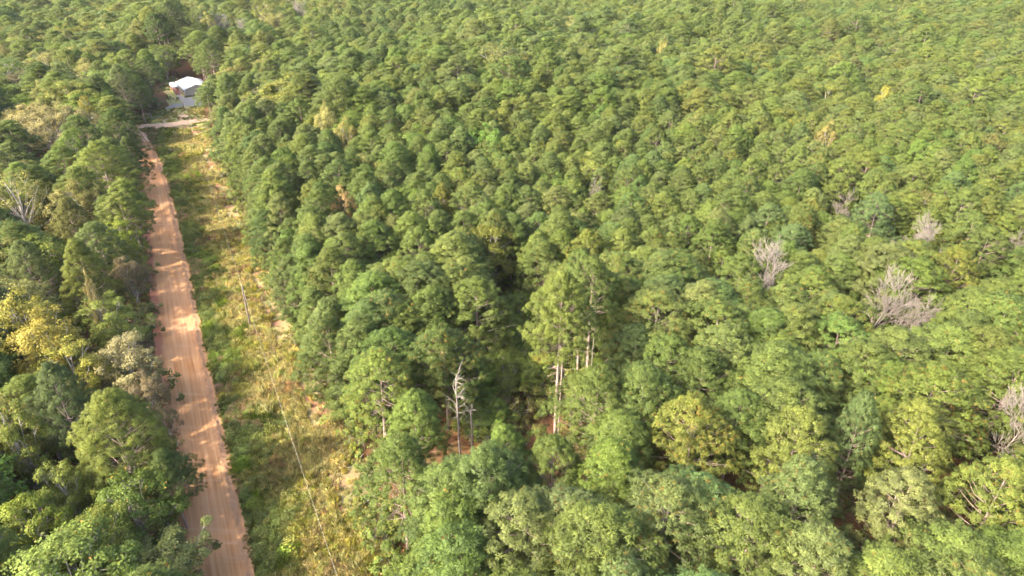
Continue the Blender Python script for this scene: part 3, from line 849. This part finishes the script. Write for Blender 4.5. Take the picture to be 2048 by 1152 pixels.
# left-hand wood
special('oak', 98, 258, 195, 'tan', 17, 'huge tan round-crowned oak at the left border', .6)
special('openpine', 212, 335, 150, 'yellow-green', 20, 'large open pine with a silvery trunk left of the road bend', .7)
special('openbroad', 35, 400, 170, 'olive', 19, 'big thin-leaved tree with pale spreading limbs at the left border', .62)
special('broad0', 145, 290, 60, 'fresh green', 15, 'small green broadleaf tree between the tan oak and the large open pine', .7)
special('openpine2', 235, 262, 100, 'deep green', 18, 'dark pine with layered branches overhanging the far road bend', .66)
special('openpine2', 262, 320, 80, 'deep green', 15, 'dark layered pine overhanging the road below the far bend', .6)
special('openpine', 60, 540, 120, 'grey-green', 17, 'dark grey-green pine behind the bright yellow tree', .68)
special('openpine2', 165, 540, 125, 'yellow-green', 17.5, 'lumpy yellow-green pine left of the road above the yellow trees', .68)
special('broad2', 240, 480, 80, 'lime green', 14, 'bright lime-green tree leaning to the road left of the pole', .66)
special('openpine2', 145, 450, 100, 'olive', 17, 'olive pine left of the road above the lumpy yellow-green pine', .68)
special('broad1', 262, 560, 74, 'dusky brown', 11, 'dusky brown small tree at the left side of the road', .6)
special('broad3', 182, 580, 34, 'orange', 17.5, 'faded orange branch top in front of the lumpy yellow-green pine', .8)
special('broad4', 215, 635, 125, 'yellow-green', 13, 'bushy yellow-green tree between the yellow trees and the road', .66)
special('broad3', 40, 645, 150, 'golden yellow', 19, 'bright yellow tree with pale branches at the left border', .72)
special('broad1', 95, 680, 150, 'golden yellow', 17, 'bright yellow broad tree right of the left border one', .72)
special('broad4', 140, 735, 150, 'golden yellow', 14.5, 'yellow thin-leaved tree in front of the bright yellow pair', .68)
special('broad0', 255, 715, 125, 'tan', 14, 'greyish-tan tree with forked pale limbs beside the road', .68)
special('broad1', 300, 790, 90, 'dusky brown', 10, 'brownish leafy tree overhanging the left road side', .6)
special('broad3', 335, 845, 60, 'dusky brown', 7, 'low dark bush tree reaching over the left road side', .6)
special('openpine', 125, 800, 150, 'blue-green', 19, 'dark blue-green pine in front of the yellow trees', .72)
special('openpine2', 240, 880, 240, 'yellow-green', 19, 'huge yellow-green pine with fanned branches left of the road', .66)
special('slimbroad', 30, 880, 110, 'golden green', 18, 'slim golden-green tree at the left border beside the blue-green pine', .64)
special('broad4', 130, 985, 120, 'golden green', 14, 'leafy golden-green tree below the huge yellow-green pine', .66)
special('broad2', 270, 1010, 170, 'fresh green', 12, 'fresh green bushy tree by the road near the bottom left', .6)
special('broad0', 60, 1050, 150, 'lime green', 14, 'bright green leafy tree in the bottom left corner', .66)
special('broad3', 340, 1120, 190, 'grey-green', 8, 'feathery pale green bush tree at the bottom left road side', .6)
special('broad1', 200, 1100, 170, 'golden green', 12, 'golden-green tree at the bottom border left of the road', .6)
special('broad4', 95, 130, 90, 'pale yellow', 15, 'yellowish round tree above the tan oak', .7)
special('broad1', 175, 150, 80, 'pale yellow', 15, 'pale yellow tree with drooping clumps above right of the tan oak', .7)
special('broad2', 172, 215, 30, 'golden yellow', 15, 'small golden treetop at the right shoulder of the tan oak', .75)
special('broad0', 42, 168, 90, 'dusky brown', 14, 'brownish flat-topped tree at the left above the tan oak', .7)
special('broad0', 45, 215, 80, 'fresh green', 13, 'bright green leafy tree at the left border behind the tan oak', .7)
special('broad2', 20, 140, 90, 'deep green', 15, 'dark green tree at the left border above the brownish flat-topped one', .7)
special('broad3', 250, 108, 44, 'dusky brown', 15, 'greyish brown tree behind the layered pines left of the house', .7)
special('pine5', 345, 965, 110, 'deep green', 12, 'dark pine reaching over the road near the bottom left', .62)

# gaps in the wood: ground seen between the trees
CLEAR = []
def gap(px, py, r): CLEAR.append((*at(px, py), r))
gap(1050, 850, 7.5); gap(1060, 900, 5); gap(990, 870, 5.0); gap(1010, 800, 6.0)
gap(1420, 1130, 2.6)
gap(1025, 660, 5.5); gap(1030, 720, 6)
gap(284, 264, 5); gap(352, 138, 7); gap(345, 145, 7); gap(356, 125, 7); gap(366, 130, 6); gap(352, 112, 6); gap(1975, 980, 4); gap(1940, 960, 4)

for t in TREES:
    if t['kind'] == 'bare' and t['y'] < 260:
        q = math.hypot(t['x'], t['y']); CLEAR.append((t['x'] * (1 - 5 / q), t['y'] * (1 - 5 / q), 5.5))

# ------------------------------------------------------------------ fill the woods
def visible(x, y, H, margin=0):
    px, py, zc = project(x, y, float(gz(x, y)) + H * .75)
    return zc > 5 and -margin < px < 2048 + margin and -margin < py < 1152 + margin

rng = np.random.default_rng(77)
FIX = np.array([(t['x'], t['y'], 3.0 + (.9 if t['kind'] == 'bare' or t['key'] == 'oak' else .7 if t['key'].startswith('open') else .5) * t['wide'] * VAR[t['key']]['rad'] * t['H'] / VAR[t['key']]['H'] * (0 if t['kind'] == 'snag' else 1)) for t in TREES])
Y_END = 560.0
def fill(sp, jit, seed):
    r = np.random.default_rng(seed)
    out = []
    ys = np.arange(22, Y_END, sp * .866)
    for j, y in enumerate(ys):
        lim = 40 + y * .86 + 22
        xs = np.arange(-lim, lim, sp) + (j % 2) * sp / 2
        out.append(np.stack([xs + r.uniform(-jit, jit, len(xs)), y + r.uniform(-jit, jit, len(xs))], 1))
    return np.concatenate(out)
C0 = fill(5.45, 1.8, 3)
left = C0[:, 0] < xl(C0[:, 1]) - 1.2
right = C0[:, 0] > xe(C0[:, 1]) + 2.2 + np.clip((C0[:, 1] - 140) / 25, 0, 3.2) + np.clip((C0[:, 1] - 195) / 6, 0, 3.5)
behind = (C0[:, 1] > Y_J + 8) & ~inside(YARD, C0[:, 0], C0[:, 1]) & ~inside(HOUSE_POLY, C0[:, 0], C0[:, 1])
ok = (left | right | behind) & ~inside(HOUSE_POLY, C0[:, 0], C0[:, 1]) & ~inside(YARD, C0[:, 0], C0[:, 1])
C0, left, right = C0[ok], left[ok], right[ok]
SHOW = []
for t in TREES:
    if not t['label'] or t['kind'] == 'snag': continue
    rr = t['wide'] * VAR[t['key']]['rad'] * t['H'] / VAR[t['key']]['H']
    a, b, zc = project(t['x'], t['y'], float(gz(t['x'], t['y'])) + t['H'] * .68)
    SHOW.append((a, b, zc, rr * F / zc))
SHOW += [(1165, 690, 100, 95), (1114, 740, 97, 80), (1112, 830, 97, 66), (1040, 800, 97, 72), (1180, 680, 104, 60), (918, 810, 90, 42), (1142, 830, 95, 36), (382, 186, 266, 16), (360, 165, 275, 22)]
SHOW = np.array(SHOW)
tint_names = ['deep green', 'mid green', 'fresh green', 'yellow-green', 'blue-green', 'grey-green', 'olive', 'golden green']
for i, (x, y) in enumerate(C0):
    dd = np.hypot(FIX[:, 0] - x, FIX[:, 1] - y)
    if (dd < FIX[:, 2]).any(): continue
    if any((x - a) ** 2 + (y - b) ** 2 < (r_ * 1.0) ** 2 for a, b, r_ in CLEAR): continue
    a, b, zc = project(x, y, float(gz(x, y)) + 13.5)
    hit = (SHOW[:, 2] > zc + 2) & (np.hypot(SHOW[:, 0] - a, (SHOW[:, 1] - b)) < SHOW[:, 3] * .58 + 4.2 * F / zc * .3)
    if hit.any() and (x > xe(y) or x < xl(y) - 4.6 or y > Y_J): continue
    hug = xl(y) - 4.6 < x < xl(y) and y < Y_J
    far = math.hypot(x, y)
    isleft = left[i] and not (y > Y_J and x > xe(y))
    zone = vn(np.array([x * .03]), np.array([y * .03 + 50]))[0]
    u = rng.random()
    H = 17 * (1 + .08 * vn(np.array([x * .05]), np.array([y * .05]))[0]) * rng.uniform(.88, 1.07)
    wide = rng.uniform(1.05, 1.36)
    if y < 105 and x > -25:
        if rng.random() < .17: continue
        wide *= 1.24; H *= 1.02
    if y > 190:
        H *= 1 + .16 * vn(np.array([x * .02 + 9]), np.array([y * .02]))[0] + (.22 if rng.random() < .05 else 0)
        if rng.random() < .17: continue
        wide *= rng.uniform(.95, 1.42)
    backleft = y > Y_J and x < -95
    if isleft or backleft:
        H *= rng.uniform(.8, 1.1)
        if u < (.5 if backleft else .42):
            key = NEAR[rng.integers(10)]; tn = rng.choice(['deep green', 'mid green', 'yellow-green', 'grey-green', 'olive'], p=[.15, .28, .3, .12, .15])
            wide *= 1.12
        else:
            key = BROAD[rng.integers(5)]; tn = rng.choice(['deep green', 'mid green', 'fresh green', 'yellow-green', 'golden green', 'pale yellow', 'olive', 'dark green'], p=[.09, .15, .18, .22, .15, .05, .13, .03] if not backleft else [.1, .12, .1, .2, .18, .14, .14, .02])
            H *= .92
            if hug: H = min(H, 12.5); wide *= .85
    else:
        near_e = x - xe(y) < 6 and y < Y_J + 5
        if near_e:
            key = EDGE[rng.integers(4)]; H = rng.uniform(12.5, 16.5); tn = rng.choice(['mid green', 'deep green', 'grey-green', 'fresh green'])
        elif u < (.992 if far < 130 else .95) - .10 * (zone > .25 and far > 200):
            key = NEAR[rng.integers(10)]
            g = .5 + .5 * zone + (x / 400)
            if x < 0 and y > 120: g -= .25
            tn = rng.choice(['deep green', 'mid green', 'blue-green', 'grey-green', 'fresh green', 'yellow-green', 'golden green'],
                            p=np.array([.3, .27, .12, .08, .1, .11, .02]) if g < .45 else np.array([.04, .32, .09, .17, .12, .24, .02]))
        else:
            key = BROAD[rng.integers(5)]; tn = rng.choice(['yellow-green', 'golden green', 'olive', 'fresh green', 'golden green'])
            H *= .95
    add(key, x, y, H, tn, wide)

# saplings and shrubs along the wood edge and in the gap
for y in np.arange(34, Y_J - 4, 2.1):
    if rng.random() < .18: continue
    yy = y + rng.uniform(-.8, .8); x = float(xe(yy)) + rng.uniform(-.6, 2.6)
    tn = rng.choice(['grey-green', 'yellow-green', 'mid green', 'golden green', 'olive', 'golden yellow', 'tan'], p=[.2, .21, .27, .1, .14, .01, .07])
    add(SHRUB[rng.integers(4)], x, yy, rng.uniform(1.8, 4.6), tn, rng.uniform(.9, 1.3), kindname='shrub')
for (px, py, h, tn) in [(985, 850, 5, 'fresh green'), (960, 800, 6, 'fresh green'), (1010, 770, 6, 'mid green'), (1050, 740, 5, 'mid green'), (1060, 810, 4, 'golden green'), (1085, 760, 5, 'golden yellow'),
                        (1040, 840, 3.5, 'olive'), (975, 905, 4, 'mid green'), (1025, 690, 6, 'fresh green'), (1150, 720, 7, 'fresh green'), (1120, 895, 2, 'golden green'), (935, 860, 6, 'fresh green'), (1000, 820, 3, 'dusky brown'), (970, 770, 6, 'mid green'), (1000, 735, 7, 'mid green'), (1030, 760, 5, 'fresh green'), (940, 820, 6, 'mid green'), (1060, 780, 5, 'fresh green'), (1015, 800, 5, 'mid green'), (1140, 800, 4, 'mid green'), (1165, 830, 4, 'fresh green'), (1200, 810, 5, 'mid green'), (1190, 770, 5, 'fresh green'), (1150, 860, 3, 'olive'), (1185, 860, 4, 'mid green'), (1215, 860, 4, 'fresh green'), (1075, 830, 3, 'golden green'), (1080, 790, 4, 'mid green'), (1130, 760, 4, 'fresh green'), (990, 870, 4, 'fresh green'), (1045, 905, 3, 'mid green'), (960, 880, 5, 'deep green'), (1040, 650, 7, 'mid green'), (1020, 720, 6, 'deep green'), (1030, 870, 2.5, 'olive')]:
    x, y = at(px, py)
    add(SHRUB[rng.integers(4)] if h < 5 else 'broad2', x, y, h, tn, 1.1 if h < 5 else 1.5, kindname='shrub')
for y in np.arange(36, Y_J - 6, 3.3):           # bushes under the trees on the left of the road
    yy = y + rng.uniform(-1, 1); x = float(xl(yy)) - rng.uniform(1.6, 3.8)
    add(SHRUB[rng.integers(4)], x, yy, rng.uniform(2.0, 4.5), rng.choice(['deep green', 'olive', 'mid green', 'dusky brown']), rng.uniform(1, 1.4), kindname='shrub')
x, y = at(297, 262); add('shrub1', x, y, 1.8, 'deep green', 1.1, 'single dark round bush at the inner corner of the road junction', 'shrub')

# ------------------------------------------------------------------ choose the individuals
for i, t in enumerate(TREES):
    v = VAR[t['key']]
    t['z'] = float(gz(t['x'], t['y'])) if not (xl(t['y']) - 4 < t['x'] < xe(t['y']) + 2) else 0.0
    t['rad'] = v['rad'] * t['wide'] * t['H'] / v['H']
    t['px'], t['py'], t['zc'] = project(t['x'], t['y'], t['z'] + t['H'] * .72)
    t['rot'] = rng.uniform(0, 6.28)
    t['vis'] = t['zc'] > 5 and -40 < t['px'] < 2088 and -30 < t['py'] < 1190
    t['size'] = t['rad'] / max(t['zc'], 1)
    t['cat'] = t['name'] or {'pine': 'pine', 'broad': 'broadleaf', 'bare': 'bare', 'snag': 'bare'}[t['kind']]
LIM = {'pine': 300, 'broadleaf': 300, 'shrub': 220, 'bare': 300}
solo, mass = [], {'pine': [], 'broadleaf': [], 'shrub': [], 'bare': []}
for cat, lim in LIM.items():
    L_ = [t for t in TREES if t['cat'] == cat]
    vis = sorted([t for t in L_ if t['vis']], key=lambda t: (0 if t['label'] else 1, -t['size']))
    solo += vis[:lim]
    mass[cat] = vis[lim:] + [t for t in L_ if not t['vis']]
print('TREES', {k: len(v) for k, v in mass.items()}, 'solo', len(solo))

# labels that say which one
LANDMARKS = [('the tallest bare-trunked pine', 1112, 640), ('the big pale leafless tree', 1515, 535), ('the slender pale leafless tree', 1738, 590),
             ('the brownish leafless tree', 1832, 468), ('the whitish tree at the right border', 2022, 815), ('the orange-leaved tree', 692, 430),
             ('the white roof', 368, 165), ('the near utility pole', 490, 610), ('the huge tan oak', 98, 258), ('the bright yellow trees', 75, 665),
             ('the golden-green pine', 1905, 545), ('the forked grey snag', 918, 815), ('the bottom right corner', 2048, 1152), ('the bottom border midpoint', 1024, 1152),
             ('the pale yellow tree', 655, 250), ('the orange-tinged pine', 1170, 505), ('the small golden tree', 1768, 200), ('the orange-mottled pine', 1385, 860),
             ('the blue-green flecked pine', 1720, 850), ('the bottom left corner', 0, 1152), ('the upper left corner', 0, 0), ('the orange-needled pine', 888, 405), ('the photo centre', 1024, 576),
             ('the road bend', 310, 300), ('the far utility pole', 368, 200), ('the large open pine', 212, 335), ('the huge fan-branched pine', 240, 880)]
DIRS = ['right of', 'below right of', 'below', 'below left of', 'left of', 'above left of', 'above', 'above right of']
ORD = ['nearest', 'second', 'third', 'fourth', 'fifth', 'sixth', 'seventh', 'eighth', 'ninth', 'tenth', 'eleventh', 'twelfth', 'thirteenth', 'fourteenth', 'fifteenth', 'sixteenth', 'seventeenth', 'eighteenth', 'nineteenth', 'twentieth']
NOUN = {'pine': 'pine', 'broadleaf': 'leafy tree', 'shrub': 'bush', 'bare': 'leafless tree'}
cells = {}
for t in solo:
    if t['label']: continue
    d = [math.hypot(t['px'] - a, t['py'] - b) for _, a, b in LANDMARKS]
    k = int(np.argmin(d))
    ang = math.atan2(t['py'] - LANDMARKS[k][2], t['px'] - LANDMARKS[k][1])
    cells.setdefault((k, int(round(ang / (math.pi / 4))) % 8, t['cat']), []).append((d[k], t))
for (k, o, cat), L_ in cells.items():
    L_.sort(key=lambda q: q[0])
    for i, (_, t) in enumerate(L_):
        rank = f'{ORD[min(i, 19)]} {NOUN[cat]}' if i else f'nearest {NOUN[cat]}'
        look = t['tint'] + (' tall' if t['H'] > 18.5 and cat != 'shrub' else ' low' if (t['H'] < 13 and cat != 'shrub') or (cat == 'shrub' and t['H'] < 2.6) else '')
        if len(f'{look} one, the {rank} out {DIRS[o]} {LANDMARKS[k][0]}'.replace('-', ' ').split()) > 15: look = look.split()[0]
        t['label'] = f'{look} {NOUN[cat]}, the {rank} {DIRS[o]} {LANDMARKS[k][0]}' if i == 0 else f'{look} one, the {rank} out {DIRS[o]} {LANDMARKS[k][0]}'

NAMES = {'pine': 'pine_tree', 'broadleaf': 'broadleaf_tree', 'shrub': 'shrub', 'bare': 'bare_tree'}
CATS = {'pine': 'pine tree', 'broadleaf': 'broadleaf tree', 'shrub': 'shrub', 'bare': 'dead tree'}
GROUPS = {'pine': 'pines of the wood', 'broadleaf': 'leafy trees among the pines', 'shrub': 'bushes along the wood edges', 'bare': 'leafless trees in the wood'}
def tinted(t, r):
    c = np.array(T_[t['tint']]); j = r.normal(0, .05, 3)
    if t['kind'] == 'pine' and not t['fixed']: c = c * .5 + np.array([.104, .144, .038]) * .5
    return c * (1 + r.normal(0, .07)) * (1 + j * [1, .5, 1])
trng = np.random.default_rng(99)
for t in solo:
    v = VAR[t['key']]; s = t['H'] / v['H']
    e = empty(NAMES[t['cat']], (t['x'], t['y'], t['z']), t['rot'])
    e.scale = (s * t['wide'], s * t['wide'], s)
    tag(e, t['label'], CATS[t['cat']], GROUPS[t['cat']])
    tk = link('trunk', v['trunk'], e)
    cr = link('crown', v['crown'], e)
    cr['tint'] = [float(q) for q in tinted(t, trng)]

# ------------------------------------------------------------------ the masses
def scatter(name, meshes, P, rotz, scale, tint, idx, mat_for_pts=None):
    """one object of points whose node tree puts one of the meshes on every point"""
    srcs = []
    for me in meshes:
        o = bpy.data.objects.new('source', me); srcs.append(o)
    me = bpy.data.meshes.new(name)
    n = len(P); me.vertices.add(n); me.vertices.foreach_set('co', np.asarray(P, np.float32).ravel())
    a = me.attributes.new('rotz', 'FLOAT', 'POINT'); a.data.foreach_set('value', np.asarray(rotz, np.float32))
    a = me.attributes.new('size', 'FLOAT_VECTOR', 'POINT'); a.data.foreach_set('vector', np.asarray(scale, np.float32).ravel())
    a = me.attributes.new('tint', 'FLOAT_VECTOR', 'POINT'); a.data.foreach_set('vector', np.asarray(tint, np.float32).ravel())
    a = me.attributes.new('which', 'INT', 'POINT'); a.data.foreach_set('value', np.asarray(idx, np.int32))
    ob = link(name, me)
    ng = bpy.data.node_groups.new(name, 'GeometryNodeTree')
    ng.interface.new_socket('Geometry', in_out='INPUT', socket_type='NodeSocketGeometry')
    ng.interface.new_socket('Geometry', in_out='OUTPUT', socket_type='NodeSocketGeometry')
    N = ng.nodes; Lk = ng.links
    gi = N.new('NodeGroupInput'); go = N.new('NodeGroupOutput')
    jn = N.new('GeometryNodeJoinGeometry')
    for o in reversed(srcs):
        oi = N.new('GeometryNodeObjectInfo'); oi.inputs['Object'].default_value = o; oi.inputs['As Instance'].default_value = True
        Lk.new(oi.outputs['Geometry'], jn.inputs[0])
    def na(nm, ty):
        q = N.new('GeometryNodeInputNamedAttribute'); q.data_type = ty; q.inputs[0].default_value = nm
        return [s for s in q.outputs if s.enabled and s.name == 'Attribute'][0]
    ip = N.new('GeometryNodeInstanceOnPoints')
    Lk.new(gi.outputs[0], ip.inputs['Points']); Lk.new(jn.outputs[0], ip.inputs['Instance'])
    ip.inputs['Pick Instance'].default_value = True
    Lk.new(na('which', 'INT'), ip.inputs['Instance Index'])
    cx_ = N.new('ShaderNodeCombineXYZ'); Lk.new(na('rotz', 'FLOAT'), cx_.inputs[2])
    Lk.new(cx_.outputs[0], ip.inputs['Rotation'])
    Lk.new(na('size', 'FLOAT_VECTOR'), ip.inputs['Scale'])
    Lk.new(ip.outputs[0], go.inputs[0])
    md = ob.modifiers.new('scatter', 'NODES'); md.node_group = ng
    return ob

def mass_of(cat, name, label, catname):
    L_ = mass[cat]
    if not L_: return
    nearkeys = sorted({t['key'] for t in L_})
    fars = FARP if cat == 'pine' else FARB
    keys = nearkeys + (fars if cat in ('pine', 'broadleaf') else [])
    idx, P, rz, sc_, ti = [], [], [], [], []
    for t in L_:
        v = VAR[t['key']]
        k = t['key']
        if cat in ('pine', 'broadleaf') and t['zc'] > 230 and not t['fixed'] and (t['zc'] > 330 or trng.random() < .5): k = fars[int(trng.integers(len(fars)))]
        s = t['H'] / VAR[k]['H']
        idx.append(keys.index(k)); P.append((t['x'], t['y'], t['z'])); rz.append(t['rot'])
        sc_.append((s * t['wide'], s * t['wide'], s)); ti.append(tinted(t, trng))
    o = scatter(name, [VAR[k]['all'] for k in keys], P, rz, sc_, ti, idx)
    tag(o, label, catname, kind='stuff')
mass_of('pine', 'pine_wood', 'the farther pine wood stretching to the top border', 'pine wood')
mass_of('broadleaf', 'broadleaf_wood', 'farther broadleaf trees mixed into the wood', 'broadleaf wood')
mass_of('shrub', 'undergrowth', 'low bushes beyond the borders of the photo', 'undergrowth')

# undergrowth on the forest floor
ur = np.random.default_rng(8)
P = np.stack([ur.uniform(-150, 190, 5200), ur.uniform(30, 260, 5200)], 1)
k = ((P[:, 0] > xe(P[:, 1]) + 3) | (P[:, 0] < xl(P[:, 1]) - 4)) & (np.abs(P[:, 0]) < 40 + P[:, 1] * .85) & ~inside(YARD, P[:, 0], P[:, 1]) & ~inside(HOUSE_POLY, P[:, 0], P[:, 1])
k &= np.hypot(P[:, 0] - at(1130, 880)[0], P[:, 1] - at(1130, 880)[1]) > 4.5
P = P[k]; n = len(P)
cols = np.array([T_[q] for q in ('deep green', 'mid green', 'fresh green', 'olive', 'golden green')])[ur.integers(0, 5, n)]
s = ur.uniform(.6, 1.9, n)
o = scatter('forest_undergrowth', [VAR[q]['all'] for q in SHRUB], np.stack([P[:, 0], P[:, 1], gz(P[:, 0], P[:, 1])], 1), ur.uniform(0, 6.28, n), np.stack([s, s, s], 1), cols, ur.integers(0, 4, n))
tag(o, 'low leafy undergrowth on the forest floor beneath the pines', 'undergrowth', kind='stuff')

# ------------------------------------------------------------------ grass and weeds of the verge
def tuft_mesh(seed, n, h, rad, w, lean=.5, name='tuft'):
    r = np.random.default_rng(seed); mb = MB()
    a = r.uniform(0, 6.28, n); q = rad * np.sqrt(r.uniform(0, 1, n))
    P = np.stack([np.cos(a) * q, np.sin(a) * q, np.zeros(n)], 1)
    hh = h * r.uniform(.55, 1.15, n)
    a2 = r.uniform(0, 6.28, n); d = np.stack([np.cos(a2), np.sin(a2), np.zeros(n)], 1) * (lean * hh * r.uniform(.3, 1, n))[:, None]
    sd = np.stack([-np.sin(a2 + r.normal(0, .6, n)), np.cos(a2), np.zeros(n)], 1) * w / 2
    mid = P + d * .35 + np.stack([0 * hh, 0 * hh, hh * .62], 1)
    tip = P + d + np.stack([0 * hh, 0 * hh, hh * .95], 1)
    V = np.stack([P - sd, P + sd, mid + sd * .8, tip, mid - sd * .8], 1).reshape(-1, 3)
    mb.add(V, np.arange(n * 5).reshape(-1, 5), r.uniform(0, 1, n))
    return mb.mesh(name, [M['grass']])
def weed_mesh(seed, n, h, rad, size):
    r = np.random.default_rng(seed); mb = MB()
    P = unit(r.normal(size=(n, 3))) * r.uniform(.3, 1, (n, 1)) ** .5 * [rad, rad, h * .55] + [0, 0, h * .5]
    P = P[P[:, 2] > .03]; k = len(P)
    leaves(mb, P, r.normal(0, .5, (k, 3)) + [0, 0, .8], size, r, r.uniform(0, 1, k), .45)
    for _ in range(7):
        e = np.array([r.normal(0, rad * .5), r.normal(0, rad * .5), h * .9]); mb.tube([[0, 0, 0], e], [.012, .006], 3, .3)
    return mb.mesh('weed', [M['leaves']])
GM = [tuft_mesh(1, 60, .55, .42, .035, .55), tuft_mesh(2, 70, .8, .45, .035, .6), tuft_mesh(3, 60, .4, .5, .04, .8), tuft_mesh(4, 50, 1.0, .35, .03, .45),
      weed_mesh(5, 150, .8, .45, .14), weed_mesh(6, 200, 1.1, .6, .13), weed_mesh(7, 110, .5, .4, .16)]
gr = np.random.default_rng(21)
N0 = 90000
yy = 30 + (Y_J - 28) * gr.uniform(0, 1, N0) ** 1.25
uu = gr.uniform(0, 1, N0)
XA, XB = xr(yy) + .15 + .55 * vn(yy * .45, yy * 0), xe(yy) + 1.6
x = XA + (XB - XA) * uu
keep = gr.uniform(0, 1, N0) < np.clip((XB - XA) / 26.0, 0, 1) * np.clip(90 / yy, .45, 1)
x, yy, uu = x[keep], yy[keep], uu[keep]
wob = vn(x * .12, yy * .12) * .5 + vn(x * .3 + 9, yy * .3) * .3 + vn(x * .9, yy * .9 + 5) * .2
green = np.clip(1.08 - uu * 1.85 + wob * 1.0, 0, 1)
bare_ = (uu > .70) & (vn(x * .16 + 30, yy * .11) > .05) & (gr.uniform(0, 1, len(x)) < .93)
bright = vn(x * .28 + 70, yy * .28 + 20) > .42
n = len(x)
straw = np.array([.41, .375, .18]); ygr = np.array([.24, .245, .07]); dkg = np.array([.135, .17, .05]); bri = np.array([.15, .21, .035])
yel = np.array([.30, .29, .075]); brn = np.array([.28, .20, .12])
gg = green + gr.normal(0, .16, n)
col = np.where((gg > .62)[:, None], dkg, np.where((gg > .34)[:, None], ygr, straw))
col = np.where((bright & (gr.uniform(0, 1, n) < .8))[:, None] & (gg > .2)[:, None], bri, col)
yl = (vn(x * .2 + 11, yy * .2 + 90) > .3) & (uu > .3) & (gr.uniform(0, 1, n) < .5)
col = np.where(yl[:, None], yel, col)
pk = (vn(x * .25 + 44, yy * .25 + 14) > .45) & (gr.uniform(0, 1, n) < .5)
col = np.where(pk[:, None], brn * (.8 + .5 * gr.uniform(0, 1, (n, 1))), col)
col = col * gr.uniform(.6, 1.35, (n, 1)) * (1 + gr.normal(0, .06, (n, 3)))
idx = np.where(gg > .55, gr.choice([0, 1, 4, 5, 6, 2], n), gr.choice([0, 1, 2, 3, 1, 0, 3, 6], n))
s = gr.uniform(.5, 1.05, n) * np.where(gr.random(n) < .05, 1.5, 1.0) * np.where(bright, 1.2, 1.0) * (1 + .25 * vn(x * .5, yy * .5))
s *= np.clip((x - xr(yy)) / 1.2, .35, 1)
kk = ~bare_
o = scatter('verge_grass', GM, np.stack([x, yy, np.full(n, .05)], 1)[kk], gr.uniform(0, 6.28, n)[kk], np.stack([s, s, s], 1)[kk], np.clip(col, .01, .9)[kk], idx[kk])
tag(o, 'long green and straw coloured grass and weeds between the road and the pines', 'grass', kind='stuff')
# short yard grass
N0 = 9000
bx = YARD.min(0); tx = YARD.max(0)
x = gr.uniform(bx[0], tx[0], N0); y = gr.uniform(bx[1], tx[1], N0)
k = inside(np.array(yard), x, y) & ~inside(np.array(trk), x, y) & ~inside(np.array(drv), x, y) & ~inside(np.array(sand), x, y) & ~inside(np.array([HC + HL * a + HW * b for a, b in ((0, -5), (22, -5), (22, 11), (0, 11))]), x, y) & (vn(x * .14, y * .14) < .25)
x, y = x[k], y[k]; n = len(x)
col = np.where((vn(x * .1 + 7, y * .1) > 0)[:, None], np.array([.15, .19, .05]), np.array([.34, .31, .1])) * gr.uniform(.8, 1.2, (n, 1))
s = gr.uniform(.3, .6, n)
o = scatter('yard_grass', GM[:3], np.stack([x, y, np.full(n, .06)], 1), gr.uniform(0, 6.28, n), np.stack([s * 1.6, s * 1.6, s], 1), col, gr.integers(0, 3, n))
tag(o, 'short patchy lawn grass around the house and cross track', 'grass', kind='stuff')

# small fallen logs at the wood edge
for (px, py, px2, py2, r_, lab) in [(1, 1, 1, 1, .1, None)][:0] + [(728, 945, 732, 990, .14, 'pale dead log lying at the wood edge beside the grass'), (690, 940, 712, 941, .05, 'thin pale branch lying on bare soil at the wood edge')]:
    a = at(px, py); b = at(px2, py2)
    mb = MB(); d = np.array([b[0] - a[0], b[1] - a[1], .1])
    mb.tube([[0, 0, .25], list(d * .5 + [0, .1, .25]), list(d + [0, 0, .2])], [r_, r_ * .9, r_ * .6], 7)
    w = link('fallen_log', mb.mesh('fallen_log', [M['dead_wood']], True), None, (a[0], a[1], .15))
    tag(w, lab, 'log')


# ------------------------------------------------------------------ air
m = bpy.data.materials.new('haze'); m.use_nodes = True
nt = m.node_tree; nt.nodes.remove(nt.nodes['Principled BSDF'])
pv = nt.nodes.new('ShaderNodeVolumePrincipled'); pv.inputs['Color'].default_value = (.9, .94, 1, 1); pv.inputs['Density'].default_value = .00003
nt.links.new(pv.outputs[0], nt.nodes['Material Output'].inputs['Volume'])
mb = MB(); mb.box((0, 650, 33), (3100, 3200, 80)); hz = link('haze', mb.mesh('haze', [m]))
tag(hz, 'thin pale haze over the far wood', 'haze', kind='stuff')
